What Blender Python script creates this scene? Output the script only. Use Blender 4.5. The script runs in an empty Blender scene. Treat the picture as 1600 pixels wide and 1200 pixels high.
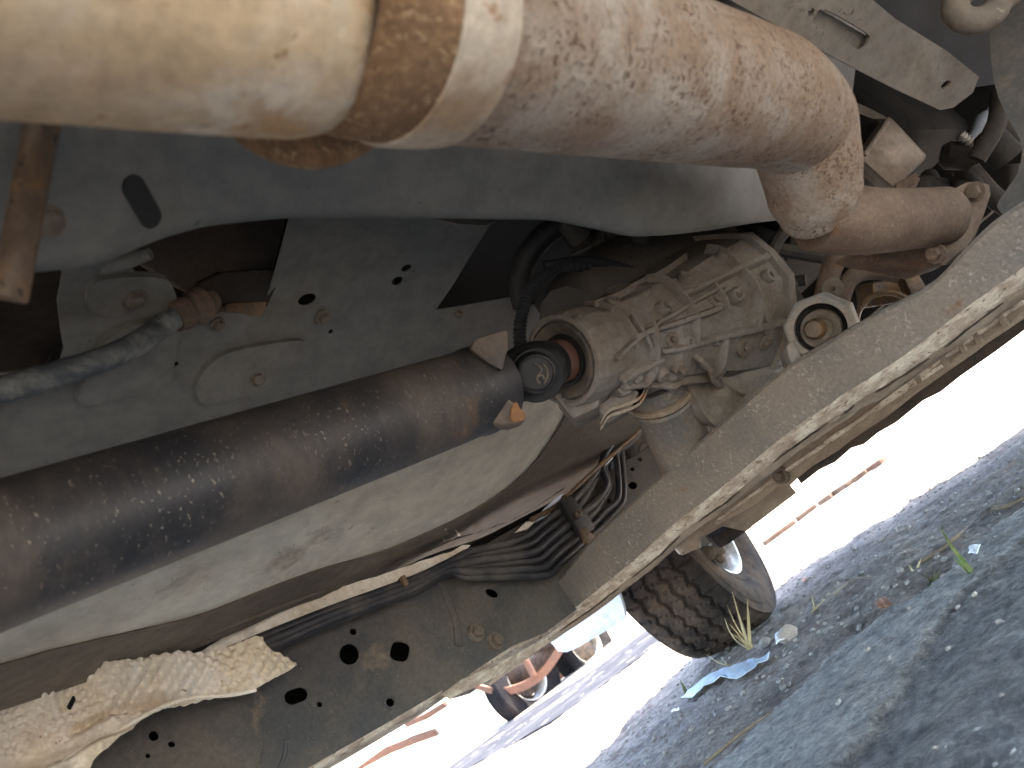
import bpy, bmesh, math, random
from math import radians, sin, cos, pi, atan, sqrt
from mathutils import Vector, Matrix, noise
from mathutils.bvhtree import BVHTree
from mathutils.geometry import delaunay_2d_cdt
from statistics import NormalDist

random.seed(7)
S = bpy.context.scene
COL = S.collection

# ------------------------------------------------------------------ camera
# World: X = forward along the vehicle, Y = towards its left side, Z up, ground z = 0.
H = 0.22                                  # lens height above the ground
ROLL, PITCH, YAW, F = radians(36.4), atan(381 / 1200), radians(43.8), 1200.0
v0 = Vector((cos(YAW), sin(YAW), 0)); r0 = Vector((sin(YAW), -cos(YAW), 0)); zz = Vector((0, 0, 1))
wv = v0 * cos(PITCH) + zz * sin(PITCH); dv = v0 * sin(PITCH) - zz * cos(PITCH)
CP = Vector((0, 0, H))
camd = bpy.data.cameras.new('camera'); cam = bpy.data.objects.new('camera', camd); COL.objects.link(cam)
Rr = r0 * cos(ROLL) + dv * sin(ROLL); Uu = r0 * sin(ROLL) - dv * cos(ROLL); Bb = -wv
cam.matrix_world = Matrix(((Rr.x, Uu.x, Bb.x, CP.x), (Rr.y, Uu.y, Bb.y, CP.y), (Rr.z, Uu.z, Bb.z, CP.z), (0, 0, 0, 1)))
camd.sensor_width = 36; camd.lens = 27.0; camd.clip_start = 0.02; camd.clip_end = 2000
camd.dof.use_dof = True; camd.dof.focus_distance = 0.95; camd.dof.aperture_fstop = 9.0
S.camera = cam

# ------------------------------------------------------------------ world, sun, exposure
SUN_EL, SUN_AZ = radians(66), radians(-42)      # azimuth of the direction TOWARDS the sun, from +X to +Y
sd = Vector((cos(SUN_EL) * cos(SUN_AZ), cos(SUN_EL) * sin(SUN_AZ), sin(SUN_EL)))
W = bpy.data.worlds.new('World'); S.world = W; W.use_nodes = True
nt = W.node_tree; bg = nt.nodes['Background']
sky = nt.nodes.new('ShaderNodeTexSky'); sky.sky_type = 'NISHITA'; sky.sun_disc = False
sky.sun_elevation = SUN_EL; sky.sun_rotation = pi / 2 - SUN_AZ
sky.air_density = 1.0; sky.dust_density = 1.5
nt.links.new(sky.outputs[0], bg.inputs[0]); bg.inputs[1].default_value = 0.15
sl = bpy.data.lights.new('sun', 'SUN'); sl.energy = 5.0; sl.angle = radians(0.5); sl.color = (1.0, 0.95, 0.86)
so = bpy.data.objects.new('sun', sl); COL.objects.link(so)
so.rotation_euler = (-sd).to_track_quat('-Z', 'Y').to_euler(); so.location = sd * 30
S.view_settings.view_transform = 'Standard'; S.view_settings.look = 'None'
S.view_settings.gamma = 1; S.view_settings.use_curve_mapping = False
S.view_settings.exposure = 3.75
S.render.engine = 'CYCLES'
S.cycles.use_denoising = True
S.cycles.max_bounces = 10; S.cycles.diffuse_bounces = 7; S.cycles.sample_clamp_indirect = 8

# ------------------------------------------------------------------ measuring: a photo pixel -> a point on a real plane
def ray(x, y):
    x -= 800; y -= 600
    return (wv * F + r0 * (x * cos(ROLL) - y * sin(ROLL)) + dv * (x * sin(ROLL) + y * cos(ROLL))) / F
def at_d(x, y, t): return CP + ray(x, y) * t
def at_ax(x, y, ax, v):
    r = ray(x, y); return CP + r * ((v - CP[ax]) / r[ax])
def at_x(x, y, v): return at_ax(x, y, 0, v)
def at_y(x, y, v): return at_ax(x, y, 1, v)
def at_z(x, y, v): return at_ax(x, y, 2, v)

# ------------------------------------------------------------------ materials
MATS = {}
def srgb(h):
    h = h.lstrip('#'); c = [int(h[i:i + 2], 16) / 255 for i in (0, 2, 4)]
    return [((v + .055) / 1.055) ** 2.4 if v > .04045 else v / 12.92 for v in c]
def mat(name, base, dirt=None, amt=.5, scale=9., rough=.6, metal=0., bump=.15, fine=220., speck=None, speck_amt=.0,
        speck_scale=160., streak=None, stretch=(1, 1, 1), rust=None, rust_amt=0., rust_scale=14., spec=.4, dirt_rough=.85, up=None):
    m = bpy.data.materials.new(name); m.use_nodes = True; n = m.node_tree; L = n.links.new
    b = n.nodes['Principled BSDF']
    tc = n.nodes.new('ShaderNodeTexCoord'); mp = n.nodes.new('ShaderNodeMapping'); mp.inputs['Scale'].default_value = stretch
    L(tc.outputs['Object'], mp.inputs[0])
    def nz(sc, det=6, ro=.6, dist=0):
        t = n.nodes.new('ShaderNodeTexNoise'); t.inputs['Scale'].default_value = sc; t.inputs['Detail'].default_value = det
        t.inputs['Roughness'].default_value = ro; t.inputs['Distortion'].default_value = dist
        L(mp.outputs[0], t.inputs['Vector']); return t.outputs['Fac']
    def ramp(fac, a, c):
        r = n.nodes.new('ShaderNodeMapRange'); r.inputs[1].default_value = a; r.inputs[2].default_value = c
        r.interpolation_type = 'SMOOTHSTEP'
        L(fac, r.inputs[0]); return r.outputs[0]
    def mix(f, A, B, mode='MIX'):
        x = n.nodes.new('ShaderNodeMix'); x.data_type = 'RGBA'; x.blend_type = mode
        if isinstance(f, float): x.inputs[0].default_value = f
        else: L(f, x.inputs[0])
        for s, v in ((6, A), (7, B)):
            if isinstance(v, (tuple, list)): x.inputs[s].default_value = (*v, 1)
            else: L(v, x.inputs[s])
        return x.outputs[2]
    col = tuple(base); fac = None
    if dirt is not None:
        fac = ramp(nz(scale, 8, .65, .4), .62 - amt * .55, .78 - amt * .35)
        col = mix(fac, tuple(base), tuple(dirt))
    if rust is not None:
        fr = ramp(nz(rust_scale, 9, .7, .3), .70 - rust_amt * .45, .80 - rust_amt * .40)
        col = mix(fr, col, tuple(rust))
    # fine grain in the value
    g = ramp(nz(fine, 4, .7), .25, .75)
    dk = mix(.22, col, (0.35, 0.33, 0.30), 'MULTIPLY')
    lt = mix(.25, col, (1.0, .96, .9), 'OVERLAY')
    col = mix(g, dk, lt)
    if speck is not None:
        thr = .5 + .105 * NormalDist().inv_cdf(1 - min(.6, speck_amt))
        pick = ramp(nz(speck_scale, 3, .6, .6), thr, thr + .035)
        clus = ramp(nz(scale * 2.3, 5, .7), .38, .62)
        mu = n.nodes.new('ShaderNodeMath'); mu.operation = 'MULTIPLY'; L(pick, mu.inputs[0]); L(clus, mu.inputs[1])
        col = mix(mu.outputs[0], col, tuple(speck))
    L(col, b.inputs['Base Color'])
    b.inputs['Metallic'].default_value = metal; b.inputs['Specular IOR Level'].default_value = spec
    if fac is not None:
        r = n.nodes.new('ShaderNodeMapRange'); L(fac, r.inputs[0]); r.inputs[3].default_value = rough; r.inputs[4].default_value = dirt_rough
        L(r.outputs[0], b.inputs['Roughness'])
        if metal > 0:
            r2 = n.nodes.new('ShaderNodeMapRange'); L(fac, r2.inputs[0]); r2.inputs[3].default_value = metal; r2.inputs[4].default_value = 0
            L(r2.outputs[0], b.inputs['Metallic'])
    else: b.inputs['Roughness'].default_value = rough
    if bump:
        bp = n.nodes.new('ShaderNodeBump'); bp.inputs['Strength'].default_value = bump; bp.inputs['Distance'].default_value = .002
        ad = n.nodes.new('ShaderNodeMath'); ad.operation = 'ADD'
        L(nz(fine * .8, 6, .7), ad.inputs[0]); L(nz(scale * 3, 4, .6), ad.inputs[1]); L(ad.outputs[0], bp.inputs['Height'])
        L(bp.outputs[0], b.inputs['Normal'])
    MATS[name] = m; return m

DUST = (.30, .235, .165); DUSTL = (.42, .35, .27)
mat('rust_pipe', (.26, .225, .190), (.185, .13, .092), .48, 15, .75, 0, .9, 260, (.095, .058, .038), .34, 270, rust=(.185, .125, .082), rust_amt=.26, rust_scale=30, spec=.25, dirt_rough=.95)
mat('muffler_steel', (.42, .37, .305), (.33, .245, .155), .46, 14, .65, 0, .3, 120, (.16, .085, .04), .10, 90, rust=(.28, .175, .085), rust_amt=.38, rust_scale=24, spec=.3)
mat('rust_disc', (.19, .11, .055), (.12, .065, .03), .5, 60, .9, 0, 1.0, 300, (.27, .18, .10), .30, 300)
mat('collar_steel', (.33, .28, .22), (.24, .165, .10), .35, 14, .65, 0, .3, 150, rust=(.19, .10, .05), rust_amt=.3, rust_scale=40)
mat('rust_dark', (.085, .052, .036), (.125, .085, .058), .5, 20, .75, 0, .5, 200, (.19, .13, .09), .16, 300, rust=(.13, .06, .03), rust_amt=.25, rust_scale=30)
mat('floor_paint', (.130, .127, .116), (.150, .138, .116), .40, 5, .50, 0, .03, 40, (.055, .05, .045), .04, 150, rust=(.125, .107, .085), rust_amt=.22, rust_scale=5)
mat('floor_wall_paint', (.53, .505, .43), (.45, .405, .325), .38, 4, .40, 0, .025, 40, (.17, .14, .11), .04, 140, rust=(.26, .21, .155), rust_amt=.20, rust_scale=5, stretch=(.6, 1, 1), spec=.5)  # paler than floor_paint; side light on the wall painted into the colour
mat('floor_pale', (.16, .145, .122), (.13, .105, .08), .45, 7, .6, 0, .15, 90, (.07, .055, .04), .10, 160)
mat('black_trim', (.013, .013, .014), (.024, .022, .020), .3, 7, .7, 0, .1, 100)
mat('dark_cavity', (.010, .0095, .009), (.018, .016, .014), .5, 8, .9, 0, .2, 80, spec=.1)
mat('shaft_black', (.022, .022, .024), (.074, .061, .049), .44, 9, .46, 0, .25, 180, (.24, .205, .16), .10, 460, rust=(.13, .08, .05), rust_amt=.22, rust_scale=12, stretch=(1, .5, .5), dirt_rough=.7, spec=.45)
mat('yoke_steel', (.085, .073, .062), (.14, .105, .078), .6, 22, .6, .2, .3, 160, rust=(.22, .12, .06), rust_amt=.06, rust_scale=30)
mat('fresh_rust', (.26, .13, .055), (.20, .10, .05), .5, 40, .9, 0, .5, 200)
mat('rubber_black', (.012, .012, .012), (.04, .035, .03), .35, 16, .5, 0, .1, 160)
mat('seal_dark', (.05, .045, .04), (.13, .105, .08), .5, 24, .6, 0, .2, 160)
mat('yoke_rust', (.15, .065, .04), (.10, .05, .035), .5, 20, .55, .3, .2, 120)
mat('gear_cast', (.195, .176, .152), (.145, .118, .09), .55, 14, .5, .15, .6, 190, (.05, .04, .03), .07, 110, rust=(.24, .195, .15), rust_amt=.22, rust_scale=9)
mat('gear_bolt', (.17, .145, .118), (.12, .09, .065), .5, 40, .6, .2, .3, 160)
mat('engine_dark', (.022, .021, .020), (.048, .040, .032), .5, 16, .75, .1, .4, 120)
mat('mount_grey', (.125, .118, .110), (.19, .155, .12), .42, 20, .6, .1, .5, 220, (.28, .23, .18), .2, 180, rust=(.28, .13, .07), rust_amt=.18, rust_scale=26)
mat('mount_plate', (.30, .255, .20), (.22, .165, .115), .5, 22, .7, 0, .3, 160, rust=(.40, .19, .08), rust_amt=.25, rust_scale=45)
mat('bracket_grey', (.23, .23, .22), (.27, .22, .17), .35, 20, .6, .15, .3, 180)
mat('member_dust', (.150, .130, .110), (.195, .160, .128), .55, 11, .82, 0, .9, 240, (.31, .265, .22), .22, 200, rust=(.17, .09, .05), rust_amt=.24, rust_scale=15)
mat('member_lip', (.62, .54, .44), (.34, .27, .21), .50, 26, .75, 0, .8, 200, (.16, .115, .08), .18, 120, stretch=(1, 1, 3), rust=(.22, .165, .12), rust_amt=.36, rust_scale=30)  # pale base paints in the bright ground light on the lip
mat('guard_dust', (.26, .21, .16), (.18, .135, .10), .5, 12, .8, 0, .5, 160, stretch=(1, 1, 4))
mat('rail_black', (.046, .046, .048), (.095, .082, .068), .52, 8, .65, 0, .3, 190, (.16, .135, .11), .08, 260, rust=(.15, .118, .085), rust_amt=.22, rust_scale=11)
mat('line_black', (.022, .022, .025), (.075, .066, .058), .35, 14, .42, 0, .1, 150)
mat('foil', (.80, .71, .58), (.62, .50, .36), .42, 9, .42, .08, .15, 150, (.24, .15, .08), .05, 120, rust=(.45, .33, .20), rust_amt=.20, rust_scale=10, dirt_rough=.6)
mat('tyre_rubber', (.028, .024, .023), (.085, .063, .050), .46, 10, .9, 0, .3, 190, spec=.15, dirt_rough=1)
mat('tyre_far', (.010, .009, .010), (.020, .017, .016), .4, 6, .9, 0, .1, 40, spec=.1)
mat('rim_silver', (.50, .49, .47), (.35, .29, .22), .35, 22, .35, .6, .15, 140)
mat('drum_dark', (.022, .020, .020), (.055, .040, .031), .5, 20, .8, .1, .3, 120, spec=.2)
mat('leaf_rust', (.135, .065, .042), (.11, .06, .042), .5, 5, .85, 0, .3, 30)
mat('white_flap', (.50, .53, .57), (.42, .44, .46), .35, 9, .5, 0, .06, 60)
mat('body_white', (.72, .72, .70), (.5, .45, .38), .3, 3, .35, 0, 0, 30)
mat('rod_blue', (.055, .062, .066), (.20, .20, .185), .42, 26, .55, .1, .3, 150)
mat('strap_brown', (.105, .072, .048), (.20, .115, .055), .40, 30, .4, .1, .4, 120, (.03, .022, .016), .2, 130)
mat('box_tan', (.20, .16, .125), (.15, .11, .08), .4, 10, .45, .35, .2, 120)
mat('cast_dark', (.050, .045, .040), (.07, .058, .046), .5, 12, .65, .1, .4, 150)  # darker than gear_cast; paints in the shade on the upper casing
mat('boot_dark', (.024, .020, .017), (.04, .029, .021), .5, 14, .75, 0, .3, 120)
mat('floor_lip_dirt_shade', (.145, .118, .09), (.10, .08, .062), .5, 9, .7, 0, .3, 120, (.22, .18, .13), .08, 140, stretch=(.4, 1, 1))  # brown dirt, darkened further to paint the shade under the down-facing lip
mat('shade_strip_black', (.018, .018, .022), (.035, .034, .038), .35, 2.5, 1, 0, .2, 30, (.4, .38, .36), .08, 7, spec=.03, dirt_rough=1)  # near-black colour standing in for shade on the ground
mat('kerb_stone', (.42, .41, .40), (.30, .29, .28), .5, 3, .9, 0, .4, 40)
mat('brick_edge', (.075, .045, .033), (.11, .075, .055), .5, 6, .9, 0, .4, 40, spec=.1)
mat('straw', (.50, .42, .24), (.36, .27, .14), .45, 30, .8, 0, .1, 100)
mat('green_blade', (.115, .165, .045), (.19, .21, .08), .45, 60, .6, 0, .1, 100)
mat('weed_green', (.09, .12, .035), (.14, .14, .06), .4, 60, .6, 0, .1, 100)
mat('twig', (.20, .15, .10), (.14, .10, .07), .5, 60, .9, 0, .3, 200)
mat('dry_leaf', (.30, .13, .06), (.22, .09, .04), .5, 60, .8, 0, .2, 200)
mat('plastic_scrap', (.34, .40, .44), (.42, .46, .48), .45, 20, .5, 0, .1, 60)
mat('paper_white', (.80, .82, .84), (.65, .64, .60), .4, 30, .6, 0, .1, 60)
mat('stone_tan', (.42, .35, .28), (.32, .27, .23), .5, 40, .9, 0, .5, 120)
mat('stone_grey', (.20, .185, .17), (.27, .25, .225), .5, 30, .9, 0, .5, 120)
mat('bottle_pale', (.62, .70, .80), (.5, .5, .5), .2, 9, .3, 0, 0, 60)
mat('blue_paint', (.05, .12, .38), (.04, .08, .2), .3, 9, .3, 0, 0, 60)

# ------------------------------------------------------------------ object helpers
def thing(name, label, cat, loc=(0, 0, 0), group=None, kind=None):
    o = bpy.data.objects.new(name, None); o.empty_display_size = .05; COL.objects.link(o)
    o.location = loc; o['label'] = label; o['category'] = cat
    if group: o['group'] = group
    if kind: o['kind'] = kind
    return o
def tag(o, label, cat, group=None):
    o['label'] = label; o['category'] = cat
    if group: o['group'] = group
    return o
def root_inv(p):
    M = Matrix.Identity(4)
    while p is not None:
        M = p.matrix_basis.inverted() @ M if False else M @ p.matrix_basis.inverted()
        p = None
    return M
def link(name, me, m, parent=None, smooth=35):
    if m: me.materials.append(MATS[m])
    if smooth:
        me.shade_smooth(); me.set_sharp_from_angle(angle=radians(smooth))
    o = bpy.data.objects.new(name, me); COL.objects.link(o)
    if parent is not None:
        o.parent = parent
        if parent.type == 'EMPTY': o.matrix_parent_inverse = Matrix.Translation(parent.location).inverted()
    return o

class MB:
    def __init__(s): s.v = []; s.f = []
    def add(s, vs, fs):
        k = len(s.v); s.v += [Vector(a) for a in vs]; s.f += [tuple(i + k for i in f) for f in fs]; return s
    def grid(s, rows, close_u=False, close_v=False):
        nr, nc = len(rows), len(rows[0]); vs = [p for r in rows for p in r]; fs = []
        for i in range(nr if close_v else nr - 1):
            for j in range(nc if close_u else nc - 1):
                a, b = i * nc + j, i * nc + (j + 1) % nc
                c, d = ((i + 1) % nr) * nc + (j + 1) % nc, ((i + 1) % nr) * nc + j
                fs.append((a, b, c, d))
        return s.add(vs, fs)
    def tube(s, pts, r, n=14, caps=True, smooth_path=0, squash=None):
        pts = [Vector(p) for p in pts]
        rs = list(r) if isinstance(r, (list, tuple)) else [r] * len(pts)
        if smooth_path: pts, rs = catmull(pts, rs, smooth_path)
        up = None; rows = []
        for i, p in enumerate(pts):
            t = (pts[min(i + 1, len(pts) - 1)] - pts[max(i - 1, 0)]).normalized()
            if up is None:
                up = t.orthogonal().normalized()
            up = (up - t * up.dot(t)).normalized(); b = t.cross(up)
            rows.append([p + (up * cos(2 * pi * k / n) + b * sin(2 * pi * k / n)) * rs[i] for k in range(n)])
        s.grid(rows, close_u=True)
        if caps:
            k = len(s.v); m = len(rows)
            s.f.append(tuple(k - m * n + j for j in reversed(range(n)))); s.f.append(tuple(k - n + j for j in range(n)))
        return s
    def lathe(s, o, ax, prof, n=40, caps=False, ref=None, a0=0, a1=2 * pi):
        o = Vector(o); ax = Vector(ax).normalized(); u = ax.orthogonal().normalized() if ref is None else (Vector(ref) - ax * ax.dot(Vector(ref))).normalized()
        b = ax.cross(u); full = abs(a1 - a0 - 2 * pi) < 1e-4; m = n if full else n + 1
        rows = [[o + ax * h + (u * cos(a0 + (a1 - a0) * k / n) + b * sin(a0 + (a1 - a0) * k / n)) * r for k in range(m)] for h, r in prof]
        s.grid(rows, close_u=full)
        if caps:
            k = len(s.v); R = len(rows)
            s.f.append(tuple(k - R * m + j for j in reversed(range(m)))); s.f.append(tuple(k - m + j for j in range(m)))
        return s
    def box(s, c, x, y, z):
        c, x, y, z = Vector(c), Vector(x), Vector(y), Vector(z)
        vs = [c + x * i + y * j + z * k for i in (-1, 1) for j in (-1, 1) for k in (-1, 1)]
        return s.add(vs, [(0, 1, 3, 2), (4, 6, 7, 5), (0, 4, 5, 1), (2, 3, 7, 6), (0, 2, 6, 4), (1, 5, 7, 3)])
    def prism(s, poly, ext):
        ext = Vector(ext); n = len(poly); P = [Vector(p) for p in poly]
        fs = [tuple(range(n)), tuple(reversed(range(n, 2 * n)))] + [(i, n + i, n + (i + 1) % n, (i + 1) % n) for i in range(n)]
        return s.add(P + [p + ext for p in P], fs)
    def hexbolt(s, p, nrm, r, h, washer=True):
        p, nrm = Vector(p), Vector(nrm).normalized()
        if washer: s.lathe(p, nrm, [(-.001, r * 1.45), (h * .2, r * 1.45), (h * .2, r * .5)], 16)
        s.lathe(p, nrm, [(0, r), (h * .9, r), (h, r * .85), (h, 0.0001)], 6)
        return s
    def build(s, name, m, parent=None, smooth=35, bevel=0, seg=2, sub=0, recalc=True):
        me = bpy.data.meshes.new(name); me.from_pydata([tuple(v) for v in s.v], [], s.f); me.validate()
        bm = bmesh.new(); bm.from_mesh(me)
        if bevel:
            bmesh.ops.remove_doubles(bm, verts=bm.verts, dist=1e-5)
            ed = [e for e in bm.edges if len(e.link_faces) == 2 and e.calc_face_angle(0) > radians(28)]
            bmesh.ops.bevel(bm, geom=ed, offset=bevel, segments=seg, profile=.5, affect='EDGES', clamp_overlap=True)
        if recalc: bmesh.ops.recalc_face_normals(bm, faces=bm.faces)
        bm.to_mesh(me); bm.free()
        return link(name, me, m, parent, smooth)

def catmull(pts, rs, k):
    out, ro = [], []
    n = len(pts)
    for i in range(n - 1):
        p0, p1, p2, p3 = pts[max(i - 1, 0)], pts[i], pts[i + 1], pts[min(i + 2, n - 1)]
        for j in range(k):
            t = j / k
            out.append(.5 * ((2 * p1) + (p2 - p0) * t + (2 * p0 - 5 * p1 + 4 * p2 - p3) * t * t + (3 * p1 - p0 - 3 * p2 + p3) * t ** 3))
            ro.append(rs[i] + (rs[i + 1] - rs[i]) * (t * t * (3 - 2 * t)))
    out.append(pts[-1]); ro.append(rs[-1]); return out, ro
def smooth2(poly, k=5, closed=False):
    P = [Vector((a, b, 0)) for a, b in poly]
    q, _ = catmull(P, [0] * len(P), k); return [(p.x, p.y) for p in q]
def inside(p, poly):
    c = False; n = len(poly); x, y = p
    for i in range(n):
        x1, y1 = poly[i]; x2, y2 = poly[(i + 1) % n]
        if (y1 > y) != (y2 > y) and x < (x2 - x1) * (y - y1) / (y2 - y1) + x1: c = not c
    return c
def subdiv(poly, step):
    out = []; n = len(poly)
    for i in range(n):
        a, b = poly[i], poly[(i + 1) % n]; L = math.hypot(b[0] - a[0], b[1] - a[1]); m = max(1, int(L / step))
        out += [(a[0] + (b[0] - a[0]) * k / m, a[1] + (b[1] - a[1]) * k / m) for k in range(m)]
    return out
def ellipse(cx, cy, rx, ry, rot=0, n=18, sq=2.0):
    o = []
    for k in range(n):
        a = 2 * pi * k / n; c, s_ = cos(a), sin(a)
        x = rx * math.copysign(abs(c) ** (2 / sq), c); y = ry * math.copysign(abs(s_) ** (2 / sq), s_)
        o.append((cx + x * cos(rot) - y * sin(rot), cy + x * sin(rot) + y * cos(rot)))
    return o
def slot(cx, cy, L, w, rot, n=8):
    o = []
    for sgn in (1, -1):
        for k in range(n + 1):
            a = -pi / 2 + pi * k / n + (0 if sgn > 0 else pi)
            x = sgn * L / 2 + w * cos(a); y = w * sin(a)
            o.append((cx + x * cos(rot) - y * sin(rot), cy + x * sin(rot) + y * cos(rot)))
    return o
def sheet_mesh(outline, surf, holes=(), step=20, thick=.0015, warp=None):
    """flat-cut sheet metal: outline + holes in parameters (u,v), lifted on to surf(u,v), given thickness away from the camera"""
    loops = [subdiv(outline, step)] + [list(h) for h in holes]
    vs, es = [], []
    for lp in loops:
        k = len(vs); vs += [Vector(p) for p in lp]; es += [(k + i, k + (i + 1) % len(lp)) for i in range(len(lp))]
    xs = [p[0] for p in loops[0]]; ys = [p[1] for p in loops[0]]
    y = min(ys) + step * .5; r = 0
    edgepts = [Vector(p) for lp in loops for p in lp]
    from mathutils.kdtree import KDTree
    kd = KDTree(len(edgepts))
    for i, p in enumerate(edgepts): kd.insert((p.x, p.y, 0), i)
    kd.balance()
    while y < max(ys):
        x = min(xs) + step * (.5 if r % 2 else .1)
        while x < max(xs):
            if inside((x, y), outline) and not any(inside((x, y), h) for h in holes) and kd.find((x, y, 0))[2] > step * .5:
                vs.append(Vector((x, y)))
            x += step
        y += step * .87; r += 1
    V, _, T, *_ = delaunay_2d_cdt(vs, es, [], 0, 1e-7)
    keep = []
    for t in T:
        c = sum((V[i] for i in t), Vector((0, 0))) / len(t)
        if inside(c, outline) and not any(inside(c, h) for h in holes): keep.append(list(t))
    P = [surf(v.x, v.y) for v in V]
    if warp: P = [warp(p, v.x, v.y) for p, v in zip(P, V)]
    # orient to the camera
    A = 0
    for t in keep:
        n = (P[t[1]] - P[t[0]]).cross(P[t[2]] - P[t[0]]); A += n.dot(CP - P[t[0]])
    if A < 0: keep = [list(reversed(t)) for t in keep]
    N = [Vector() for _ in P]
    for t in keep:
        n = (P[t[1]] - P[t[0]]).cross(P[t[2]] - P[t[0]])
        for i in t: N[i] += n
    used = sorted({i for t in keep for i in t}); mp = {i: k for k, i in enumerate(used)}; n = len(used)
    mb = MB(); mb.v = [P[i] for i in used] + [P[i] - N[i].normalized() * thick for i in used]
    edges = {}
    for t in keep:
        a = [mp[i] for i in t]; mb.f.append(tuple(a)); mb.f.append(tuple(i + n for i in reversed(a)))
        for i in range(len(a)): edges.setdefault(frozenset((a[i], a[(i + 1) % len(a)])), []).append((a[i], a[(i + 1) % len(a)]))
    for e, l in edges.items():
        if len(l) == 1: i, j = l[0]; mb.f.append((j, i, i + n, j + n))
    return mb
def sheet(name, m, parent, outline, surf, holes=(), step=20, thick=.0015, warp=None, smooth=40):
    return sheet_mesh(outline, surf, holes, step, thick, warp).build(name, m, parent, smooth, recalc=False)
def bvh_of(*objs):
    vs, fs = [], []
    for o in objs:
        k = len(vs); vs += [v.co.copy() for v in o.data.vertices]; fs += [tuple(i + k for i in p.vertices) for p in o.data.polygons]
    return BVHTree.FromPolygons(vs, fs)
def hit(bv, x, y):
    r = ray(x, y).normalized(); p, n, i, d = bv.ray_cast(CP, r)
    if p is None: return None, None
    if n.dot(r) > 0: n = -n
    return p, n
def ridge(bv, px, w, h, mb, sub=4, taper=True):
    P = smooth2(px, sub) if len(px) > 2 else [(px[0][0] + (px[1][0] - px[0][0]) * k / 6, px[0][1] + (px[1][1] - px[0][1]) * k / 6) for k in range(7)]
    rows = []
    for x, y in P:
        p, n = hit(bv, x, y)
        if p is None: continue
        rows.append((p, n))
    if len(rows) < 2: return mb
    pts = [p for p, n in rows]; R = []
    for i, (p, n) in enumerate(rows):
        t = (pts[min(i + 1, len(pts) - 1)] - pts[max(i - 1, 0)])
        if t.length < 1e-7: continue
        t.normalize()
        b = t.cross(n).normalized(); q = p - n * .004; hh = h + .004
        R.append([q - b * w * .62, q - b * w * .5 + n * hh * .85, q - b * w * .35 + n * hh, q + b * w * .35 + n * hh, q + b * w * .5 + n * hh * .85, q + b * w * .62])
    mb.grid(R)
    k = len(mb.v); mb.f.append(tuple(range(k - 6, k))); m0 = k - 6 * len(R); mb.f.append(tuple(reversed(range(m0, m0 + 6))))
    return mb

# ================================================================== GROUND
def hgt(x, y):
    n1 = noise.noise(Vector((x * 1.1, y * 1.1, 3.1))) * .012
    n2 = noise.fractal(Vector((x * 9, y * 9, 1.7)), 1.0, 2.0, 5) * .0085
    n3 = noise.noise(Vector((x * 30, y * 30, 9.3))) * .0034 + abs(noise.noise(Vector((x * 62, y * 62, 4.3)))) * .0040
    z, s, a = zone(x, y)
    return n1 * min(1, math.hypot(x, y) / 2) + n2 * (1 - .55 * a - .6 * s) + n3 + .007 * max(s, a) - .005 * a
EDGE_A = [at_z(*p, 0).xy for p in [(2300, 180), (1950, 480), (1600, 800), (1450, 925), (1330, 1000), (1250, 1080), (1130, 1200), (1000, 1340)]]
EDGE_B = [at_z(*p, 0).xy for p in [(2300, 240), (1950, 560), (1600, 855), (1500, 950), (1450, 1010), (1410, 1090), (1330, 1200), (1200, 1400)]]
def side(P, x, y):
    best, sg = 1e9, 1; q = Vector((x, y))
    for i in range(len(P) - 1):
        a, b = P[i], P[i + 1]; d = b - a; t = max(0, min(1, (q - a).dot(d) / d.length_squared)) if 0 < i < len(P) - 2 else (q - a).dot(d) / d.length_squared
        if i == 0: t = min(t, 1)
        if i == len(P) - 2: t = max(t, 0)
        c = a + d * t; L = (q - c).length
        if L < best: best = L; sg = 1 if d.x * (y - a.y) - d.y * (x - a.x) > 0 else -1
    return best * sg
sgA = 1 if side(EDGE_A, *at_z(1500, 1180, 0).xy) > 0 else -1
def sst(t): t = max(0, min(1, t)); return t * t * (3 - 2 * t)
def zone(x, y):
    w = noise.fractal(Vector((x * 14, y * 14, 5)), 1.0, 2.0, 4) * .018
    da = side(EDGE_A, x, y) * sgA + w; db = side(EDGE_B, x, y) * sgA + w * 1.3
    A = sst(da / .012 + .5); B = sst(db / .02 + .5)
    return (0, A * (1 - B), B)
def axis(lo, hi, fine, far):
    a = [lo + i * fine for i in range(int((hi - lo) / fine) + 1)]; s = fine; p = a[-1]
    while p < far: s *= 1.22; p += s; a.append(p)
    s = fine; p = a[0]
    while p > -far: s *= 1.22; p -= s; a.insert(0, p)
    return a
gx, gy = axis(.2, 3.2, .010, 700), axis(-.1, 2.3, .010, 700)
me = bpy.data.meshes.new('ground')
nx, ny = len(gx), len(gy)
gv = [(x, y, hgt(x, y) if (abs(x) < 9 and abs(y) < 9) else 0) for y in gy for x in gx]
me.from_pydata(gv, [], [(j * nx + i, j * nx + i + 1, (j + 1) * nx + i + 1, (j + 1) * nx + i) for j in range(ny - 1) for i in range(nx - 1)])
ca = me.attributes.new('zone', 'FLOAT_COLOR', 'POINT')
buf = []
for y in gy:
    for x in gx:
        _, s_, a_ = zone(x, y); buf += [s_, a_, 0, 1]
ca.data.foreach_set('color', buf)
gm = bpy.data.materials.new('ground_mix'); gm.use_nodes = True; n = gm.node_tree; L = n.links.new; b = n.nodes['Principled BSDF']
tc = n.nodes.new('ShaderNodeTexCoord'); at = n.nodes.new('ShaderNodeAttribute'); at.attribute_name = 'zone'
sp = n.nodes.new('ShaderNodeSeparateColor'); L(at.outputs['Color'], sp.inputs[0])
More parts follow.
